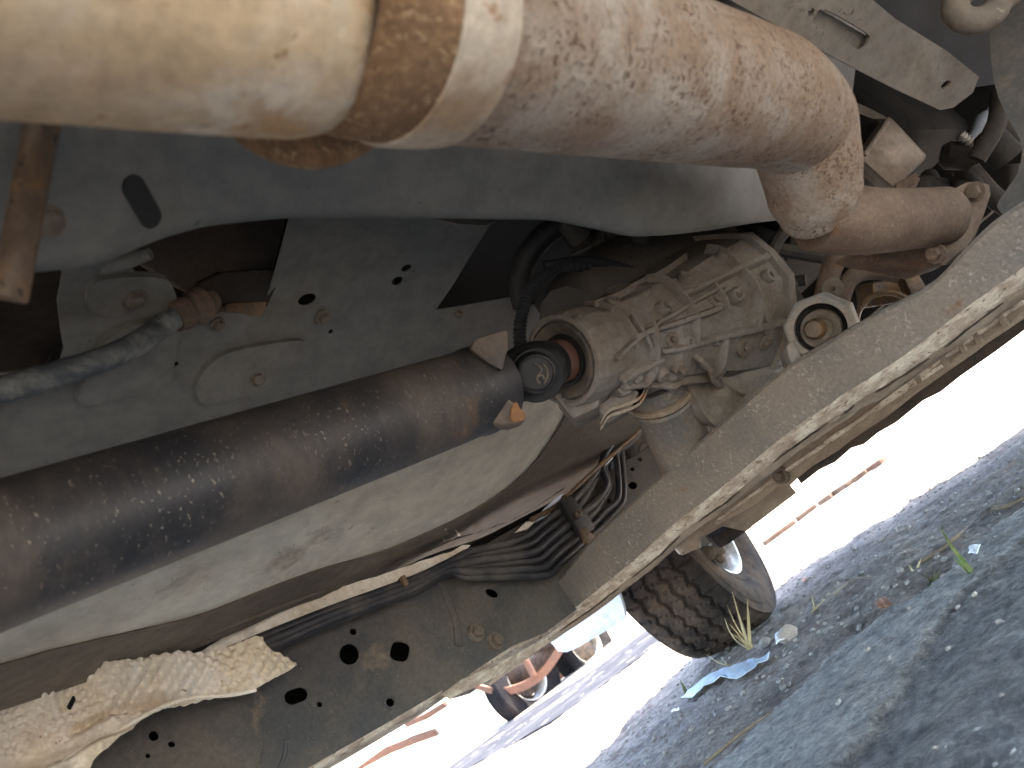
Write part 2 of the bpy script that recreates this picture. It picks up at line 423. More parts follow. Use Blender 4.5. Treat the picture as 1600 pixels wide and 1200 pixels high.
def gnoise(sc, det=7, ro=.65):
    t = n.nodes.new('ShaderNodeTexNoise'); t.inputs['Scale'].default_value = sc; t.inputs['Detail'].default_value = det; t.inputs['Roughness'].default_value = ro
    L(tc.outputs['Object'], t.inputs['Vector']); return t.outputs['Fac']
def gramp(f, stops):
    r = n.nodes.new('ShaderNodeValToRGB'); L(f, r.inputs[0]); e = r.color_ramp.elements
    e[0].position, e[0].color = stops[0][0], (*stops[0][1], 1); e[1].position, e[1].color = stops[-1][0], (*stops[-1][1], 1)
    for p, c in stops[1:-1]: q = e.new(p); q.color = (*c, 1)
    return r.outputs[0]
def gmix(f, A, B, mode='MIX', fv=None):
    x = n.nodes.new('ShaderNodeMix'); x.data_type = 'RGBA'; x.blend_type = mode
    if f is None: x.inputs[0].default_value = fv
    else: L(f, x.inputs[0])
    L(A, x.inputs[6]); L(B, x.inputs[7]); return x.outputs[2]
soil = gramp(gnoise(7), [(.30, (.17, .128, .10)), (.45, (.30, .24, .19)), (.58, (.43, .355, .29)), (.66, (.24, .165, .115)), (.78, (.38, .31, .25))])
grit = gramp(gnoise(75, 5, .75), [(.3, (.28, .28, .29)), (.48, (.80, .80, .80)), (.70, (1.65, 1.60, 1.55))])
strip = gramp(gnoise(11), [(.3, (.36, .33, .295)), (.6, (.50, .465, .42)), (.75, (.58, .54, .49))])
asph = gramp(gnoise(28, 6, .7), [(.3, (.14, .127, .115)), (.45, (.23, .212, .193)), (.6, (.33, .305, .28)), (.72, (.43, .40, .365))])
c = gmix(sp.outputs[0], soil, strip); c = gmix(sp.outputs[1], c, asph); c = gmix(None, c, grit, 'MULTIPLY', .8)
L(c, b.inputs['Base Color']); b.inputs['Roughness'].default_value = .9; b.inputs['Specular IOR Level'].default_value = .25
bp = n.nodes.new('ShaderNodeBump'); bp.inputs['Strength'].default_value = 1; bp.inputs['Distance'].default_value = .015
ad = n.nodes.new('ShaderNodeMath'); ad.operation = 'ADD'; L(gnoise(55, 8, .75), ad.inputs[0]); L(gnoise(160, 5, .7), ad.inputs[1]); L(ad.outputs[0], bp.inputs['Height'])
L(bp.outputs[0], b.inputs['Normal'])
me.materials.append(gm); me.shade_smooth()
g = bpy.data.objects.new('ground', me); COL.objects.link(g); g['kind'] = 'structure'; g['label'] = 'dusty gravel and worn asphalt ground under the vehicle'

# loose grit lying on it
mb = MB()
OCT = [(1, 0, 0), (-1, 0, 0), (0, 1, 0), (0, -1, 0), (0, 0, 1), (0, 0, -1)]; OF = [(0, 2, 4), (2, 1, 4), (1, 3, 4), (3, 0, 4), (2, 0, 5), (1, 2, 5), (3, 1, 5), (0, 3, 5)]
def pebble(x, y, r):
    if r > .0035:
        z = hgt(x, y); sd_ = random.random() * 50; rows = []
        for i in range(1, 6):
            a = pi * i / 6
            rows.append([Vector((x, y, z + r * .15)) + Vector((cos(2 * pi * k / 8) * sin(a), .8 * sin(2 * pi * k / 8) * sin(a), -.6 * cos(a))) * r * (1 + .5 * noise.noise(Vector((cos(2 * pi * k / 8) * sin(a) * 1.4 + sd_, sin(2 * pi * k / 8) * sin(a) * 1.4, cos(a) * 1.4)))) for k in range(8)])
        mb.grid(rows, close_u=True); k = len(mb.v); mb.f.append(tuple(range(k - 8, k))); return
    rz = random.random() * pi; z = hgt(x, y)
    sx, sy, sz = r * random.uniform(.7, 1.4), r * random.uniform(.6, 1.1), r * random.uniform(.4, .8)
    mb.add([(x + (a * sx * cos(rz) - b_ * sy * sin(rz)) * random.uniform(.75, 1.2), y + (a * sx * sin(rz) + b_ * sy * cos(rz)) * random.uniform(.75, 1.2), z + c_ * sz + sz * .3) for a, b_, c_ in OCT], OF)
for k in range(5200):
    x, y = random.uniform(.35, 3.2), random.uniform(.1, 2.6)
    _, s_, a_ = zone(x, y)
    if random.random() < .93 * (s_ + a_): continue
    pebble(x, y, random.choice((.0016, .002, .003, .003, .0045, .005, .0065)))
o = mb.build('gravel', 'stone_grey', None, smooth=0); o['kind'] = 'stuff'; o['label'] = 'loose grit and small stones scattered over the ground'

mb = MB()
for k in range(520):
    x, y = random.uniform(.35, 2.6), random.uniform(.1, 2.2)
    pebble(x, y, random.choice((.0015, .002, .0025, .004)))
o = mb.build('pale_grit', 'stone_tan', None, smooth=0); o['kind'] = 'stuff'; o['label'] = 'pale sand coloured grit sprinkled over the ground'
# near-black sheet painted for the truck's shade, and brick edging beyond the front wheel
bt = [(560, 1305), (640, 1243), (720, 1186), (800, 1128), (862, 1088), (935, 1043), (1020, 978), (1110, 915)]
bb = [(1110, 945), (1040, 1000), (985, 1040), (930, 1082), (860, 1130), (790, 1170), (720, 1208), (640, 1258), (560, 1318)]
o = sheet('shade_strip', 'shade_strip_black', None, bt + bb, lambda u, v: at_z(u, v, .0), (), 12, .03, lambda p, u, v: p + Vector((0, 0, .006 + .05 * 0 + .004 * noise.noise(p * 3))))
o['kind'] = 'structure'; o['label'] = 'near-black painted shade strip below the wheels of the parked truck'
br = thing('brick_edging', 'thin broken row of brown bricks edging the bright yard', 'edging', at_z(1200, 850, 0))
for (x1, y1), (x2, y2) in [((1196, 853), (1243, 818)), ((1247, 815), (1277, 793)), ((1283, 789), (1303, 775)), ((1309, 770), (1335, 754)), ((1338, 752), (1358, 738)), ((1362, 735), (1384, 720))]:
    a, e = at_z(x1, y1, 0), at_z(x2, y2, 0); d_ = (e - a).normalized(); s_ = Vector((-d_.y, d_.x, 0))
    MB().box((a + e) / 2 + zz * .012, (e - a) / 2 * .97, s_ * .05, zz * .018).build('brick', 'brick_edge', br, bevel=.004)

# ================================================================== BODY ABOVE (unseen shell, shaped and darkened to shade the underside)
YL, YR, XF, XB = 1.27, -.34, 2.12, -2.4
body = thing('vehicle_body', 'unseen dark body shell closing over the dusty underside', 'vehicle body', (0, .5, .75))
MB().prism([(XB, YR, .80), (XF, YR, .80), (XF, YL, .80), (XB, YL, .80)], (0, 0, .08)).build('load_floor', 'dark_cavity', body)
def skirt(poly, y, th): MB().prism([(x, y, z) for x, z in poly], (0, th, 0)).build('side_panel', 'cast_dark', body, bevel=.004)
skirt([(XB, .80), (XB, .46), (.98, .44), (1.06, .52), (1.10, .66), (1.10, .80)], YL, .02)
skirt([(1.10, .80), (1.10, .66), (1.25, .72), (1.45, .735), (1.62, .70), (1.76, .60), (1.80, .46), (XF, .42), (XF, .80)], YL, .02)
skirt([(XB, .80), (XB, .50), (.78, .50), (.86, .34), (1.3, .30), (1.62, .30), (1.78, .34), (XF, .36), (XF, .80)], YR - .02, .02)  # unseen right skirt, front edge dropped low to block sky light
MB().prism([(XF, YR, .80), (XF, YR, .34), (XF, YL, .34), (XF, YL, .80)], (.03, 0, 0)).build('front_panel', 'black_trim', body)
MB().prism([(1.08, 1.02, .80), (1.08, 1.02, .50), (1.8, 1.02, .52), (1.8, 1.02, .80)], (0, -.01, 0)).build('wheel_arch', 'black_trim', body)
MB().prism([(XB, YR, .8), (XB, YR, .45), (XB, YL, .45), (XB, YL, .8)], (-.02, 0, 0)).build('rear_panel', 'body_white', body)

# ================================================================== FLOOR PAN
pan = thing('floor_pan', 'grey painted floor pan and tunnel with holes above the drive shaft', 'floor pan', (.3, .6, .5))
RIM = [(-.9, .515), (-.5, .515), (-.2, .515)]
for p in [(-60, 428), (40, 421), (140, 412), (195, 394), (250, 370), (330, 348), (455, 335), (570, 333), (680, 333), (780, 336), (870, 338), (930, 350), (1000, 366), (1060, 364), (1120, 356), (1180, 346), (1250, 338), (1340, 330)]:
    q = at_y(*p, .33); RIM.append((q.x, q.z))
RIM.append((1.5, .46))
def rim_z(x):
    for (x1, z1), (x2, z2) in zip(RIM, RIM[1:]):
        if x1 <= x <= x2: return z1 + (z2 - z1) * (x - x1) / (x2 - x1)
    return RIM[-1][1]
rows = []
xs = [-.9 + i * .01 for i in range(196)]
for x in xs:
    rz = sum(rim_z(x + k * .008) for k in (-1, 0, 1)) / 3
    prof = [(-.34, .60), (-.2, .605), (-.05, .61), (.06, .61), (.14, .605), (.20, .59 + (rz - .525) * .2), (.25, .57 + (rz - .525) * .5), (.285, .548 + (rz - .525) * .8),
            (.31, rz + .009), (.325, rz + .0015), (.333, rz), (.340, rz + .006), (.344, rz + .025), (.346, .60), (.347, .66)]
    rows.append([(x, y, z + .003 * noise.noise(Vector((x * 5, y * 7, 2)))) for y, z in prof])
fr = MB().grid(rows).build('floor_panel', 'floor_paint', pan, 60)
bv_fr = bvh_of(fr)

# tunnel and far wall: profile (Y, z) lofted along X; sheets are cut out of it
PROF = [(.347, .655), (.40, .662), (.50, .66), (.56, .652), (.60, .64), (.645, .62), (.68, .597), (.71, .568), (.74, .538), (.77, .512), (.80, .492), (.83, .474), (.86, .461), (.885, .453), (.905, .447), (.925, .447), (.94, .448), (.97, .452), (1.1, .46), (1.5, .46)]
def tz(y):
    for (y1, z1), (y2, z2) in zip(PROF, PROF[1:]):
        if y1 <= y <= y2: return z1 + (z2 - z1) * (y - y1) / (y2 - y1)
    return PROF[0][1] if y < PROF[0][0] else PROF[-1][1]
PYS = []
pp, _ = catmull([Vector((0, y, z)) for y, z in PROF], [0] * len(PROF), 4)
rows = []
for i in range(261):
    x = -1.0 + i * .01
    def off(y):   # swage lines and gentle dents of the pressed panel; far end curls up to the cavity
        o_ = .006 * noise.noise(Vector((x * 3, y * 6, 8)))
        if y > .7: o_ += .010 * sst((x - .62) / .25) * sst((y - .7) / .1)
        return o_
    rows.append([(x, p.y + (.03 * sst((x - .7) / .4) if p.y > .6 else 0), p.z + off(p.y)) for p in pp])
base = MB().grid(rows); bv_t = BVHTree.FromPolygons(base.v, base.f)
def on_t(x, y):
    p, n = hit(bv_t, x, y)
    return p if p is not None else at_z(x, y, .655)
# upper grey panel (tunnel roof) with its openings
hole_link = [(130, 280), (455, 280), (455, 335), (432, 420), (410, 492), (345, 488), (318, 500), (300, 500), (262, 480), (225, 440), (190, 402), (150, 380)]
hole_rear = [(-260, 330), (40, 330), (98, 428), (90, 470), (96, 520), (100, 545), (92, 570), (60, 578), (-20, 585), (-260, 640)]
H_ = [hole_link, ellipse(480, 468, 15, 8.5, -.35), ellipse(635, 419, 9, 5, -.5), ellipse(621, 439, 9.5, 6, -.5), ellipse(517, 518, 4.5, 3, -.7),
      ellipse(272, 537, 6, 4, -.4), ellipse(274, 569, 5.5, 3.5, -.3), hole_rear]
up_out = [(-420, 200), (100, 200), (500, 200), (770, 200), (785, 330), (768, 348), (735, 400), (708, 445), (681, 484), (720, 478), (800, 464), (830, 470), (850, 500), (850, 600),
          (800, 640), (600, 670), (400, 720), (200, 780), (0, 850), (-300, 980), (-420, 900)]
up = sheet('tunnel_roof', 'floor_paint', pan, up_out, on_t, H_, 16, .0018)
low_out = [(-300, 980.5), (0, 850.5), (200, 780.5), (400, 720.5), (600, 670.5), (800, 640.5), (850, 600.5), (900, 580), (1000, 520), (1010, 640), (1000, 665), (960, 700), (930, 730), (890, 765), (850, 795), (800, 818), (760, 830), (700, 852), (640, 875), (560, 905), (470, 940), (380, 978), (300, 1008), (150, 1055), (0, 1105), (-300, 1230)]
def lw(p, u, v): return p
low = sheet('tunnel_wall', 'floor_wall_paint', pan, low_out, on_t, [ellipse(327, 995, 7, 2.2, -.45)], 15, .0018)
bv_low = bvh_of(low)
lipo = [(-300, 1150), (0, 1032), (190, 988), (330, 950), (480, 895), (560, 870), (640, 842), (740, 795), (820, 735), (870, 668), (905, 600), (960, 560), (1000, 560), (1005, 640), (998, 668), (958, 703), (928, 733), (888, 768), (848, 798), (800, 821), (760, 833), (700, 855), (640, 878), (560, 908), (470, 943), (380, 981), (300, 1011), (150, 1058), (0, 1108), (-300, 1233)]
lipo = smooth2(lipo[:13], 3) + lipo[13:]
sheet('floor_edge', 'floor_lip_dirt_shade', pan, lipo, lambda u, v: on_t(u, v) + Vector((0, -.0012, -.003)), [ellipse(327, 995, 7, 2.2, -.45)], 13, .002, lambda p, u, v: p + Vector((0, 0, .0035 * noise.noise(Vector((p.x * 9, p.y * 12, 4))))))
bv_up = bvh_of(up)
# raised pressings, bolts and plugs on the tunnel
def pad(name, m, outl, h, bv=None, extra=(), step=12):
    bv = bv or bv_t
    def sf(u, v):
        p, n_ = hit(bv, u, v)
        return p if p is not None else on_t(u, v)
    def wp(p, u, v):
        p2, n_ = hit(bv, u, v)
        return p + (n_ if n_ is not None else Vector((0, 0, -1))) * h
    return sheet(name, m, pan, outl, sf, extra, step, h + .001, wp, 30)
o1 = smooth2([(305, 620), (302, 600), (318, 570), (350, 548), (400, 536), (450, 529), (470, 530), (476, 540), (462, 562), (430, 590), (390, 612), (350, 624), (315, 630), (305, 620)], 4)[:-1]
pad('access_cover', 'floor_paint', o1, .007)
o2 = smooth2([(117, 620), (118, 605), (135, 575), (140, 555), (165, 522), (205, 502), (260, 495), (275, 505), (270, 545), (262, 590), (240, 606), (200, 616), (150, 626), (125, 628), (117, 620)], 4)[:-1]
pad('access_cover', 'floor_paint', o2, .007)
o3 = smooth2([(132, 470), (133, 448), (150, 432), (190, 426), (250, 428), (268, 448), (270, 470), (255, 482), (200, 486), (150, 486), (132, 470)], 4)[:-1]
pad('stiffener_plate', 'floor_paint', o3, .006)
mb = MB()
for x, y, r in [(397, 588, .0062), (205, 460, .0075), (500, 492, .006), (335, 500, .005), (712, 488, .004)]:
    p, n_ = hit(bv_t, x, y)
    if p: MB().hexbolt(p + n_ * .006, n_, r, .006).build('bolt', 'gear_bolt', pan)
p, n_ = hit(bv_fr, 72, 345)
MB().hexbolt(p, n_, .006, .005).build('bolt', 'gear_bolt', pan)
p, n_ = hit(bv_fr, 222, 315)    # slotted hole in the near panel
t_ = (hit(bv_fr, 235, 340)[0] - hit(bv_fr, 205, 290)[0]).normalized(); s_ = t_.cross(n_)
q0, q1 = hit(bv_fr, 208, 292)[0], hit(bv_fr, 234, 338)[0]
mb = MB()
ring = [(q0 + (-t_ * cos(a) + s_ * sin(a)) * .0068) for a in [pi / 2 - pi * k / 8 for k in range(9)]] + [(q1 + (t_ * cos(a) - s_ * sin(a)) * .0068) for a in [pi / 2 - pi * k / 8 for k in range(9)]]
mb.prism([r_ + n_ * .0012 for r_ in ring], -n_ * .0008); mb.build('slot_plug', 'black_trim', pan)
# crease lines on the panels
mb = MB(); ridge(bv_t, [(640, 590), (700, 560), (745, 545)], .008, .002, mb)

ridge(bv_low, [(300, 1000), (420, 955), (560, 900), (700, 845), (800, 810), (880, 762)], .008, .004, mb); ridge(bv_low, [(855, 758), (880, 738), (905, 718)], .007, .003, mb)
mb.build('pressed_bead', 'floor_lip_dirt_shade', pan)
# pale patch and trim seen through the gap above the triangular opening
sheet('closing_strip', 'floor_pale', pan, [(660, 300), (760, 300), (775, 345), (760, 352), (715, 350), (668, 338)], lambda u, v: at_y(u, v, .42), (), 15, .002)
# black lining of the opening behind the tunnel roof
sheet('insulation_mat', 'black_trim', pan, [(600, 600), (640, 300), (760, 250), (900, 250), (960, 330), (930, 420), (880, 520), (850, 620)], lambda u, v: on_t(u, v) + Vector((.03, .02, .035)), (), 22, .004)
mb = MB(); mb.tube([at_d(*p, 1.0) for p in [(915, 335), (860, 360), (825, 400), (812, 440), (820, 480)]], .016, 12, True, 4); mb.build('seal_lip', 'rubber_black', pan)
# dark inside of the linkage opening
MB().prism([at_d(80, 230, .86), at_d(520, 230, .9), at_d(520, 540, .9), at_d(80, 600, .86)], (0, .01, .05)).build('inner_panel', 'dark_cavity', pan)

# ================================================================== GEAR LINKAGE
lk = thing('gear_linkage', 'grimy blue-grey shift rod ending in a ball joint below the dark opening', 'gear linkage', at_d(290, 490, .74))
A = [(-160, 648, .555), (0, 610, .585), (60, 592, .60), (130, 572, .615), (200, 545, .635), (250, 512, .665), (283, 490, .685)]
MB().tube([at_d(*p) for p in A], [.0105, .0105, .0107, .0104, .0102, .0098, .0095], 18, True, 4).build('shift_rod', 'rod_blue', lk)
c0, c1 = at_d(278, 493, .683), at_d(330, 470, .71); ax = (c1 - c0).normalized()
MB().lathe(c0, ax, [(-.004, .008), (-.004, .0135), (.004, .0155), (.010, .0145), (.012, .012), (.018, .0165), (.028, .0165), (.032, .012), (.04, .010)], 24).build('ball_boot', 'rust_dark', lk)
pl = [at_d(*p, .76) for p in [(300, 470), (318, 440), (350, 425), (425, 420), (442, 428), (418, 480), (345, 484), (325, 498), (305, 505)]]
MB().prism(pl, (.0, .012, .012)).build('link_bracket', 'boot_dark', lk, bevel=.002)
pl = [at_d(*p, .757) for p in [(338, 490), (352, 474), (418, 471), (410, 494), (345, 492)]]
MB().prism(pl, (.0, .004, .004)).build('bracket_flange', 'strap_brown', lk, bevel=.001)
mb = MB(); mb.tube([at_d(*p, .615) for p in [(96, 458), (122, 434), (150, 420), (190, 410), (235, 396)]], [.0035, .0065, .007, .0065, .005], 12, True, 4); mb.build('arm', 'floor_paint', lk)
pl = [at_d(*p, .80) for p in [(200, 400), (300, 350), (450, 338), (430, 420), (420, 470), (330, 475), (285, 455)]]
MB().prism(pl, (0, .02, .03))  .build('boot', 'boot_dark', lk, bevel=.004)

# ================================================================== HANGER STRAP (near, left)
a, b_ = at_d(86, 90, .36), at_d(14, 470, .335); d_ = (b_ - a).normalized(); vw = ray(45, 280).normalized(); s_ = d_.cross(vw).normalized(); nn = s_.cross(d_); nn = nn if nn.dot(vw) < 0 else -nn
if s_.dot(Rr) < 0: s_ = -s_
def sec(p): return [p - s_ * .0078, p - s_ * .0070 + nn * .004, p - s_ * .003 + nn * .007, p + s_ * .0005 + nn * .006, p + s_ * .0068 + nn * .001, p + s_ * .0078 - nn * .003, p - s_ * .005 - nn * .003]
st = MB(); st.grid([sec(a + (b_ - a) * t - nn * .004 * sin(pi * t)) for t in (0, .2, .4, .6, .8, 1)], close_u=True); k = len(st.v); st.f.append(tuple(range(k - 7, k))); st.f.append(tuple(reversed(range(7))))
so_ = st.build('exhaust_hanger', 'strap_brown', None, bevel=.002); tag(so_, 'brown flat steel hanger strap beside the muffler corner', 'hanger')

# ================================================================== EXHAUST
ex = thing('exhaust_system', 'rust-speckled exhaust pipe and muffler close overhead', 'exhaust', (.35, .17, .45))
mz = .455
def prof_at(x0, pr): return [(h, r) for h, r in pr]
EA = Vector((.620, .172, .452)); ED = Vector((.997, .070, -.035)).normalized()
EB = EA + Vector((0, .010, 0))
MB().lathe(EB, ED, [(-1.0, .012), (-.997, .040), (-.99, .0455), (-.60, .0455), (-.462, .0455), (-.444, .0450), (-.434, .0428), (-.428, .038), (-.426, .02), (-.426, .005)], 64).build('muffler', 'muffler_steel', ex, 60)
fc = at_d(468, 66, .350); fa = ((CP - fc).normalized() * .8 - ED * .45).normalized()
MB().lathe(fc, fa, [(-.02, .02), (-.012, .048), (-.004, .0555), (.0, .0560), (.003, .0545), (.006, .047), (.007, .02), (.007, .001)], 64).build('end_flange', 'rust_disc', ex, 50)
MB().lathe(EA, ED, [(-.436, .042), (-.433, .0470), (-.428, .0498), (-.422, .0508), (-.412, .0515), (-.404, .0520)], 64).build('collar', 'rust_disc', ex, 40)
MB().lathe(EA, ED, [(-.405, .050), (-.404, .0528), (-.400, .0535), (-.382, .0532), (-.372, .0522), (-.370, .0505), (-.370, .048)], 64).build('band', 'collar_steel', ex, 40)
P3 = [EA + ED * k for k in (-.375, -.25, -.14, -.07, -.035)] + [at_d(1244, 190, .640), at_d(1263, 245, .660), at_d(1272, 298, .678), at_d(1279, 326, .689), at_d(1286, 338, .695)]
MB().tube(P3, [.0502, .0502, .0500, .0500, .0492, .0465, .0425, .0402, .0350, .0200], 56, False, 8).build('front_pipe', 'rust_pipe', ex, 60)
P4 = [at_d(1276, 334, .690), at_d(1312, 342, .697), at_d(1345, 345, .705), at_d(1375, 345, .715), at_d(1425, 342, .74), at_d(1472, 338, .765)]
MB().tube(P4, [.0335, .0325, .0312, .0300, .0290, .0290], 36, True, 6).build('outlet_pipe', 'rust_dark', ex, 60)
fd = (at_d(1490, 336, .785) - at_d(1425, 342, .74)).normalized()
fp = [at_d(*p, .775 if p[0] > 1500 else .76) for p in [(1478, 300), (1510, 284), (1538, 288), (1540, 305), (1524, 350), (1500, 392), (1474, 416), (1448, 404), (1452, 380), (1482, 350)]]
MB().prism(fp, fd * .012).build('pipe_flange', 'rust_dark', ex, bevel=.003)
MB().hexbolt(at_d(1524, 300, .76), -fd, .007, .008).build('flange_bolt', 'rust_dark', ex)
MB().hexbolt(at_d(1462, 396, .755), -fd, .007, .008).build('flange_bolt', 'rust_dark', ex)
pl = [at_d(*p, .80) for p in [(1318, 398), (1345, 390), (1470, 385), (1520, 340), (1538, 300), (1545, 320), (1525, 372), (1480, 410), (1438, 424), (1390, 414), (1345, 406)]]
MB().prism(pl, (.01, .02, .004)).build('support_bracket', 'rust_dark', ex, bevel=.003)

# rust fork rod behind the bend
fk = thing('exhaust_bracket', 'rusty forked rod bracket rising above the octagonal bushing', 'bracket', at_d(1300, 460, .95))
MB().tube([at_d(*p, .93) for p in [(1288, 480), (1290, 455), (1298, 425), (1308, 400), (1316, 375)]], .0125, 14, True, 5).build('fork_rod', 'rust_dark', fk)
MB().tube([at_d(*p, .925) for p in [(1312, 480), (1318, 455), (1328, 437), (1348, 425), (1375, 424), (1402, 430)]], .0105, 14, True, 5).build('fork_rod', 'rust_dark', fk)
p = at_d(1300, 450, .915)
MB().lathe(p, (CP - p).normalized() + Vector((0, 0, -.3)), [(0, .013), (.003, .013), (.004, .011), (.004, .003), (.001, .0025), (.001, .0001)], 20).build('weld_plate', 'yoke_steel', fk)

# ================================================================== PROPELLER SHAFT
ps = thing('propeller_shaft', 'black drive shaft tube with rust streaks and dusty speckles', 'drive shaft', (.3, .5, .45))
AX0, AX1 = Vector((-1.2, .5, .447)), Vector((.505, .502, .455)); sax = (AX1 - AX0).normalized()
tube = MB().lathe(AX0, sax, [(0, .0445), (1.10, .0445), (1.62, .0420), (1.668, .0415), (1.674, .0432), (1.682, .0432), (1.688, .0415), (1.70, .0408), (1.703, .033), (1.703, .001)], 64).build('shaft_tube', 'shaft_black', ps, 50)
# welded yoke ears
def ear(px, t, nm, m, ext):
    P = [at_d(*p, t) for p in px]; MB().prism(P, ext).build(nm, m, ps, bevel=.0025)
ear([(735, 545), (742, 530), (790, 514), (795, 520), (795, 545), (790, 556), (786, 580), (760, 566)], .693, 'yoke_ear', 'yoke_steel', (.02, .025, .012))
ear([(760, 648), (795, 622), (803, 628), (812, 636), (822, 645), (822, 657), (800, 664), (770, 662)], .70, 'yoke_ear', 'yoke_steel', (.01, .02, .004))
ear([(801, 629), (810, 627), (812, 636), (822, 645), (821, 656), (803, 660), (797, 655)], .696, 'yoke_tip', 'fresh_rust', (.002, .004, .001))
# universal joint
cc = at_d(838, 583, .735); cax = (CP - cc).normalized() + Vector((0.08, -.02, -.12)); cax.normalize()
MB().lathe(cc, cax, [(-.05, .018), (-.03, .0205), (-.012, .0208), (-.006, .0205), (.0, .0198), (.004, .0178), (.0046, .0162), (.003, .0155), (.003, .0001)], 40).build('joint_cap', 'rubber_black', ps, 40)
u_ = cax.orthogonal().normalized(); u_ = (Rr - cax * Rr.dot(cax)).normalized(); w_ = cax.cross(u_)
mk = MB()
for S_ in ([(-.003, .009), (.003, .006), (.004, .002), (.001, -.002), (.000, -.006), (.003, -.010)], [(.006, .009), (.010, .003), (.010, -.004), (.007, -.010)], [(.001, -.003), (.005, -.002), (.007, -.006)]):
    mk.tube([cc + cax * .0035 + u_ * a - w_ * -b2 for a, b2 in S_], .0011, 8, True, 4)
mk.build('cap_emblem', 'seal_dark', ps)
MB().lathe(cc - cax * .02 + Vector((.0, .0, -.004)), cax, [(-.004, .010), (-.004, .0265), (.0, .0275), (.004, .0262), (.004, .018)], 40).build('cap_shield', 'black_trim', ps)
jc = Vector((.548, .502, .457))
MB().lathe(jc, sax, [(-.03, .018), (-.025, .025), (.0, .029), (.018, .0295), (.03, .028), (.04, .025), (.046, .0235)], 36).build('flange_yoke', 'rubber_black', ps, 50)
MB().lathe(jc, sax, [(.03, .0235), (.085, .0235)], 40).build('slip_sleeve', 'yoke_rust', ps)

# ================================================================== GEARBOX
gb = thing('gearbox', 'dusty cast aluminium gearbox with ribs and output seal behind the drive shaft', 'gearbox', (.8, .5, .45))
go = Vector((0, .502, .457))
MB().lathe(go, (1, 0, 0), [(.612, .025), (.610, .030), (.606, .034), (.604, .0405), (.609, .0435), (.616, .0440)], 56).build('output_seal', 'seal_dark', gb, 40)
MB().lathe(go, (1, 0, 0), [(.618, .0236), (.607, .0245), (.607, .028), (.612, .029)], 48).build('seal_ring', 'rubber_black', gb, 40)
rows = []
GP = [(.618, .0438), (.606, .0442), (.6045, .0465), (.606, .0505), (.612, .0525), (.632, .0535), (.645, .053), (.655, .050), (.672, .0515), (.70, .056), (.722, .062), (.728, .068), (.742, .069), (.748, .066), (.79, .074), (.84, .088), (.88, .096), (.90, .100), (.905, .1015), (.906, .108), (.922, .1085), (.923, .09), (.935, .06), (.936, .01)]
for x, r in GP:
    row = []
    for k in range(18):
        a = 2 * pi * k / 18; e = sst((x - .64) / .1)
        # cross-section drifts from round to a lobed casting
        rr = r * (1 + e * (.10 * cos(4 * a + .6) * .5 + .05 * cos(3 * a + 1.1) + .03 * cos(7 * a)))
        row.append((x, go.y + rr * cos(a) * (1 + .12 * e), go.z + rr * sin(a) - .005 * e))
    rows.append(row)
gh = MB().grid(rows, close_u=True).build('housing', 'gear_cast', gb, 17)
bv_g = bvh_of(gh)
# side transmission bulge towards the engine, above the tail
up_ = MB()
up_.tube([(.70, .53, .515), (.76, .53, .53), (.86, .52, .54), (1.0, .50, .54)], [.045, .062, .07, .075], 12, True, 3)
gu = up_.build('upper_casing', 'cast_dark', gb, 32)
bv_gu = bvh_of(gh, gu)
rb = MB()
for pts_, w_r, h_r in [([(960, 560), (1005, 520), (1050, 495), (1090, 470), (1130, 450)], .005, .008), ([(985, 495), (1002, 520), (1012, 542)], .005, .008),
                       ([(968, 590), (1000, 572), (1030, 560)], .006, .010), ([(1085, 555), (1120, 590), (1160, 610)], .006, .014), ([(1180, 470), (1195, 500), (1200, 520)], .010, .008)]:
    r1 = MB(); ridge(bv_gu, pts_, w_r, h_r, r1)
    if r1.f: r1.build('rib', 'gear_cast', gb, bevel=.0012)
for x, y, r, h in [(1157, 464, .0085, .006), (1198, 535, .0085, .006), (1165, 540, .010, .004), (905, 497, .004, .004), (1062, 575, .006, .012), (960, 612, .005, .008), (1050, 530, .006, .006), (1120, 468, .008, .004)]:
    p, n_ = hit(bv_gu, x, y)
    if p: MB().lathe(p, n_, [(-.006, r * 1.5), (.001, r * 1.4), (.002, r * 1.2), (.002, r * .6)], 20).hexbolt(p + n_ * .002, n_, r * .62, h * .7, False).build('bolt', 'gear_bolt', gb)
def cast_pt(x, a, out):
    r = GP[-1][1]
    for (x1, r1), (x2, r2) in zip(GP[6:], GP[7:]):
        if x1 <= x <= x2: r = r1 + (r2 - r1) * (x - x1) / max(1e-6, x2 - x1); break
    e = sst((x - .64) / .1); rr = r * (1 + e * (.10 * cos(4 * a + .6) * .5 + .05 * cos(3 * a + 1.1) + .03 * cos(7 * a))) + out
    return Vector((x, go.y + rr * cos(a) * (1 + .12 * e), go.z + rr * sin(a) - .005 * e))
def cast_rib(path, w, h, along):
    rows = []
    for x, a in path:
        d_ = (Vector((0, .5, 0)) if False else None)
        if along: da = w / .07; rows.append([cast_pt(x, a - da, -.003), cast_pt(x, a - da * .5, h), cast_pt(x, a + da * .5, h), cast_pt(x, a + da, -.003)])
        else: rows.append([cast_pt(x - w, a, -.003), cast_pt(x - w * .5, a, h), cast_pt(x + w * .5, a, h), cast_pt(x + w, a, -.003)])
    q = MB(); q.grid(rows); k = len(q.v); q.f.append((k - 4, k - 3, k - 2, k - 1)); q.f.append((3, 2, 1, 0)); q.build('rib', 'gear_cast', gb, bevel=.0006)
for a0, x0, x1, h in [(140, .66, .83, .007), (162, .662, .72, .006), (182, .74, .90, .009), (205, .665, .79, .008), (228, .70, .90, .010), (268, .66, .80, .008)]:
    cast_rib([(x0 + (x1 - x0) * k / 8, radians(a0)) for k in range(9)], .0045, h, True)
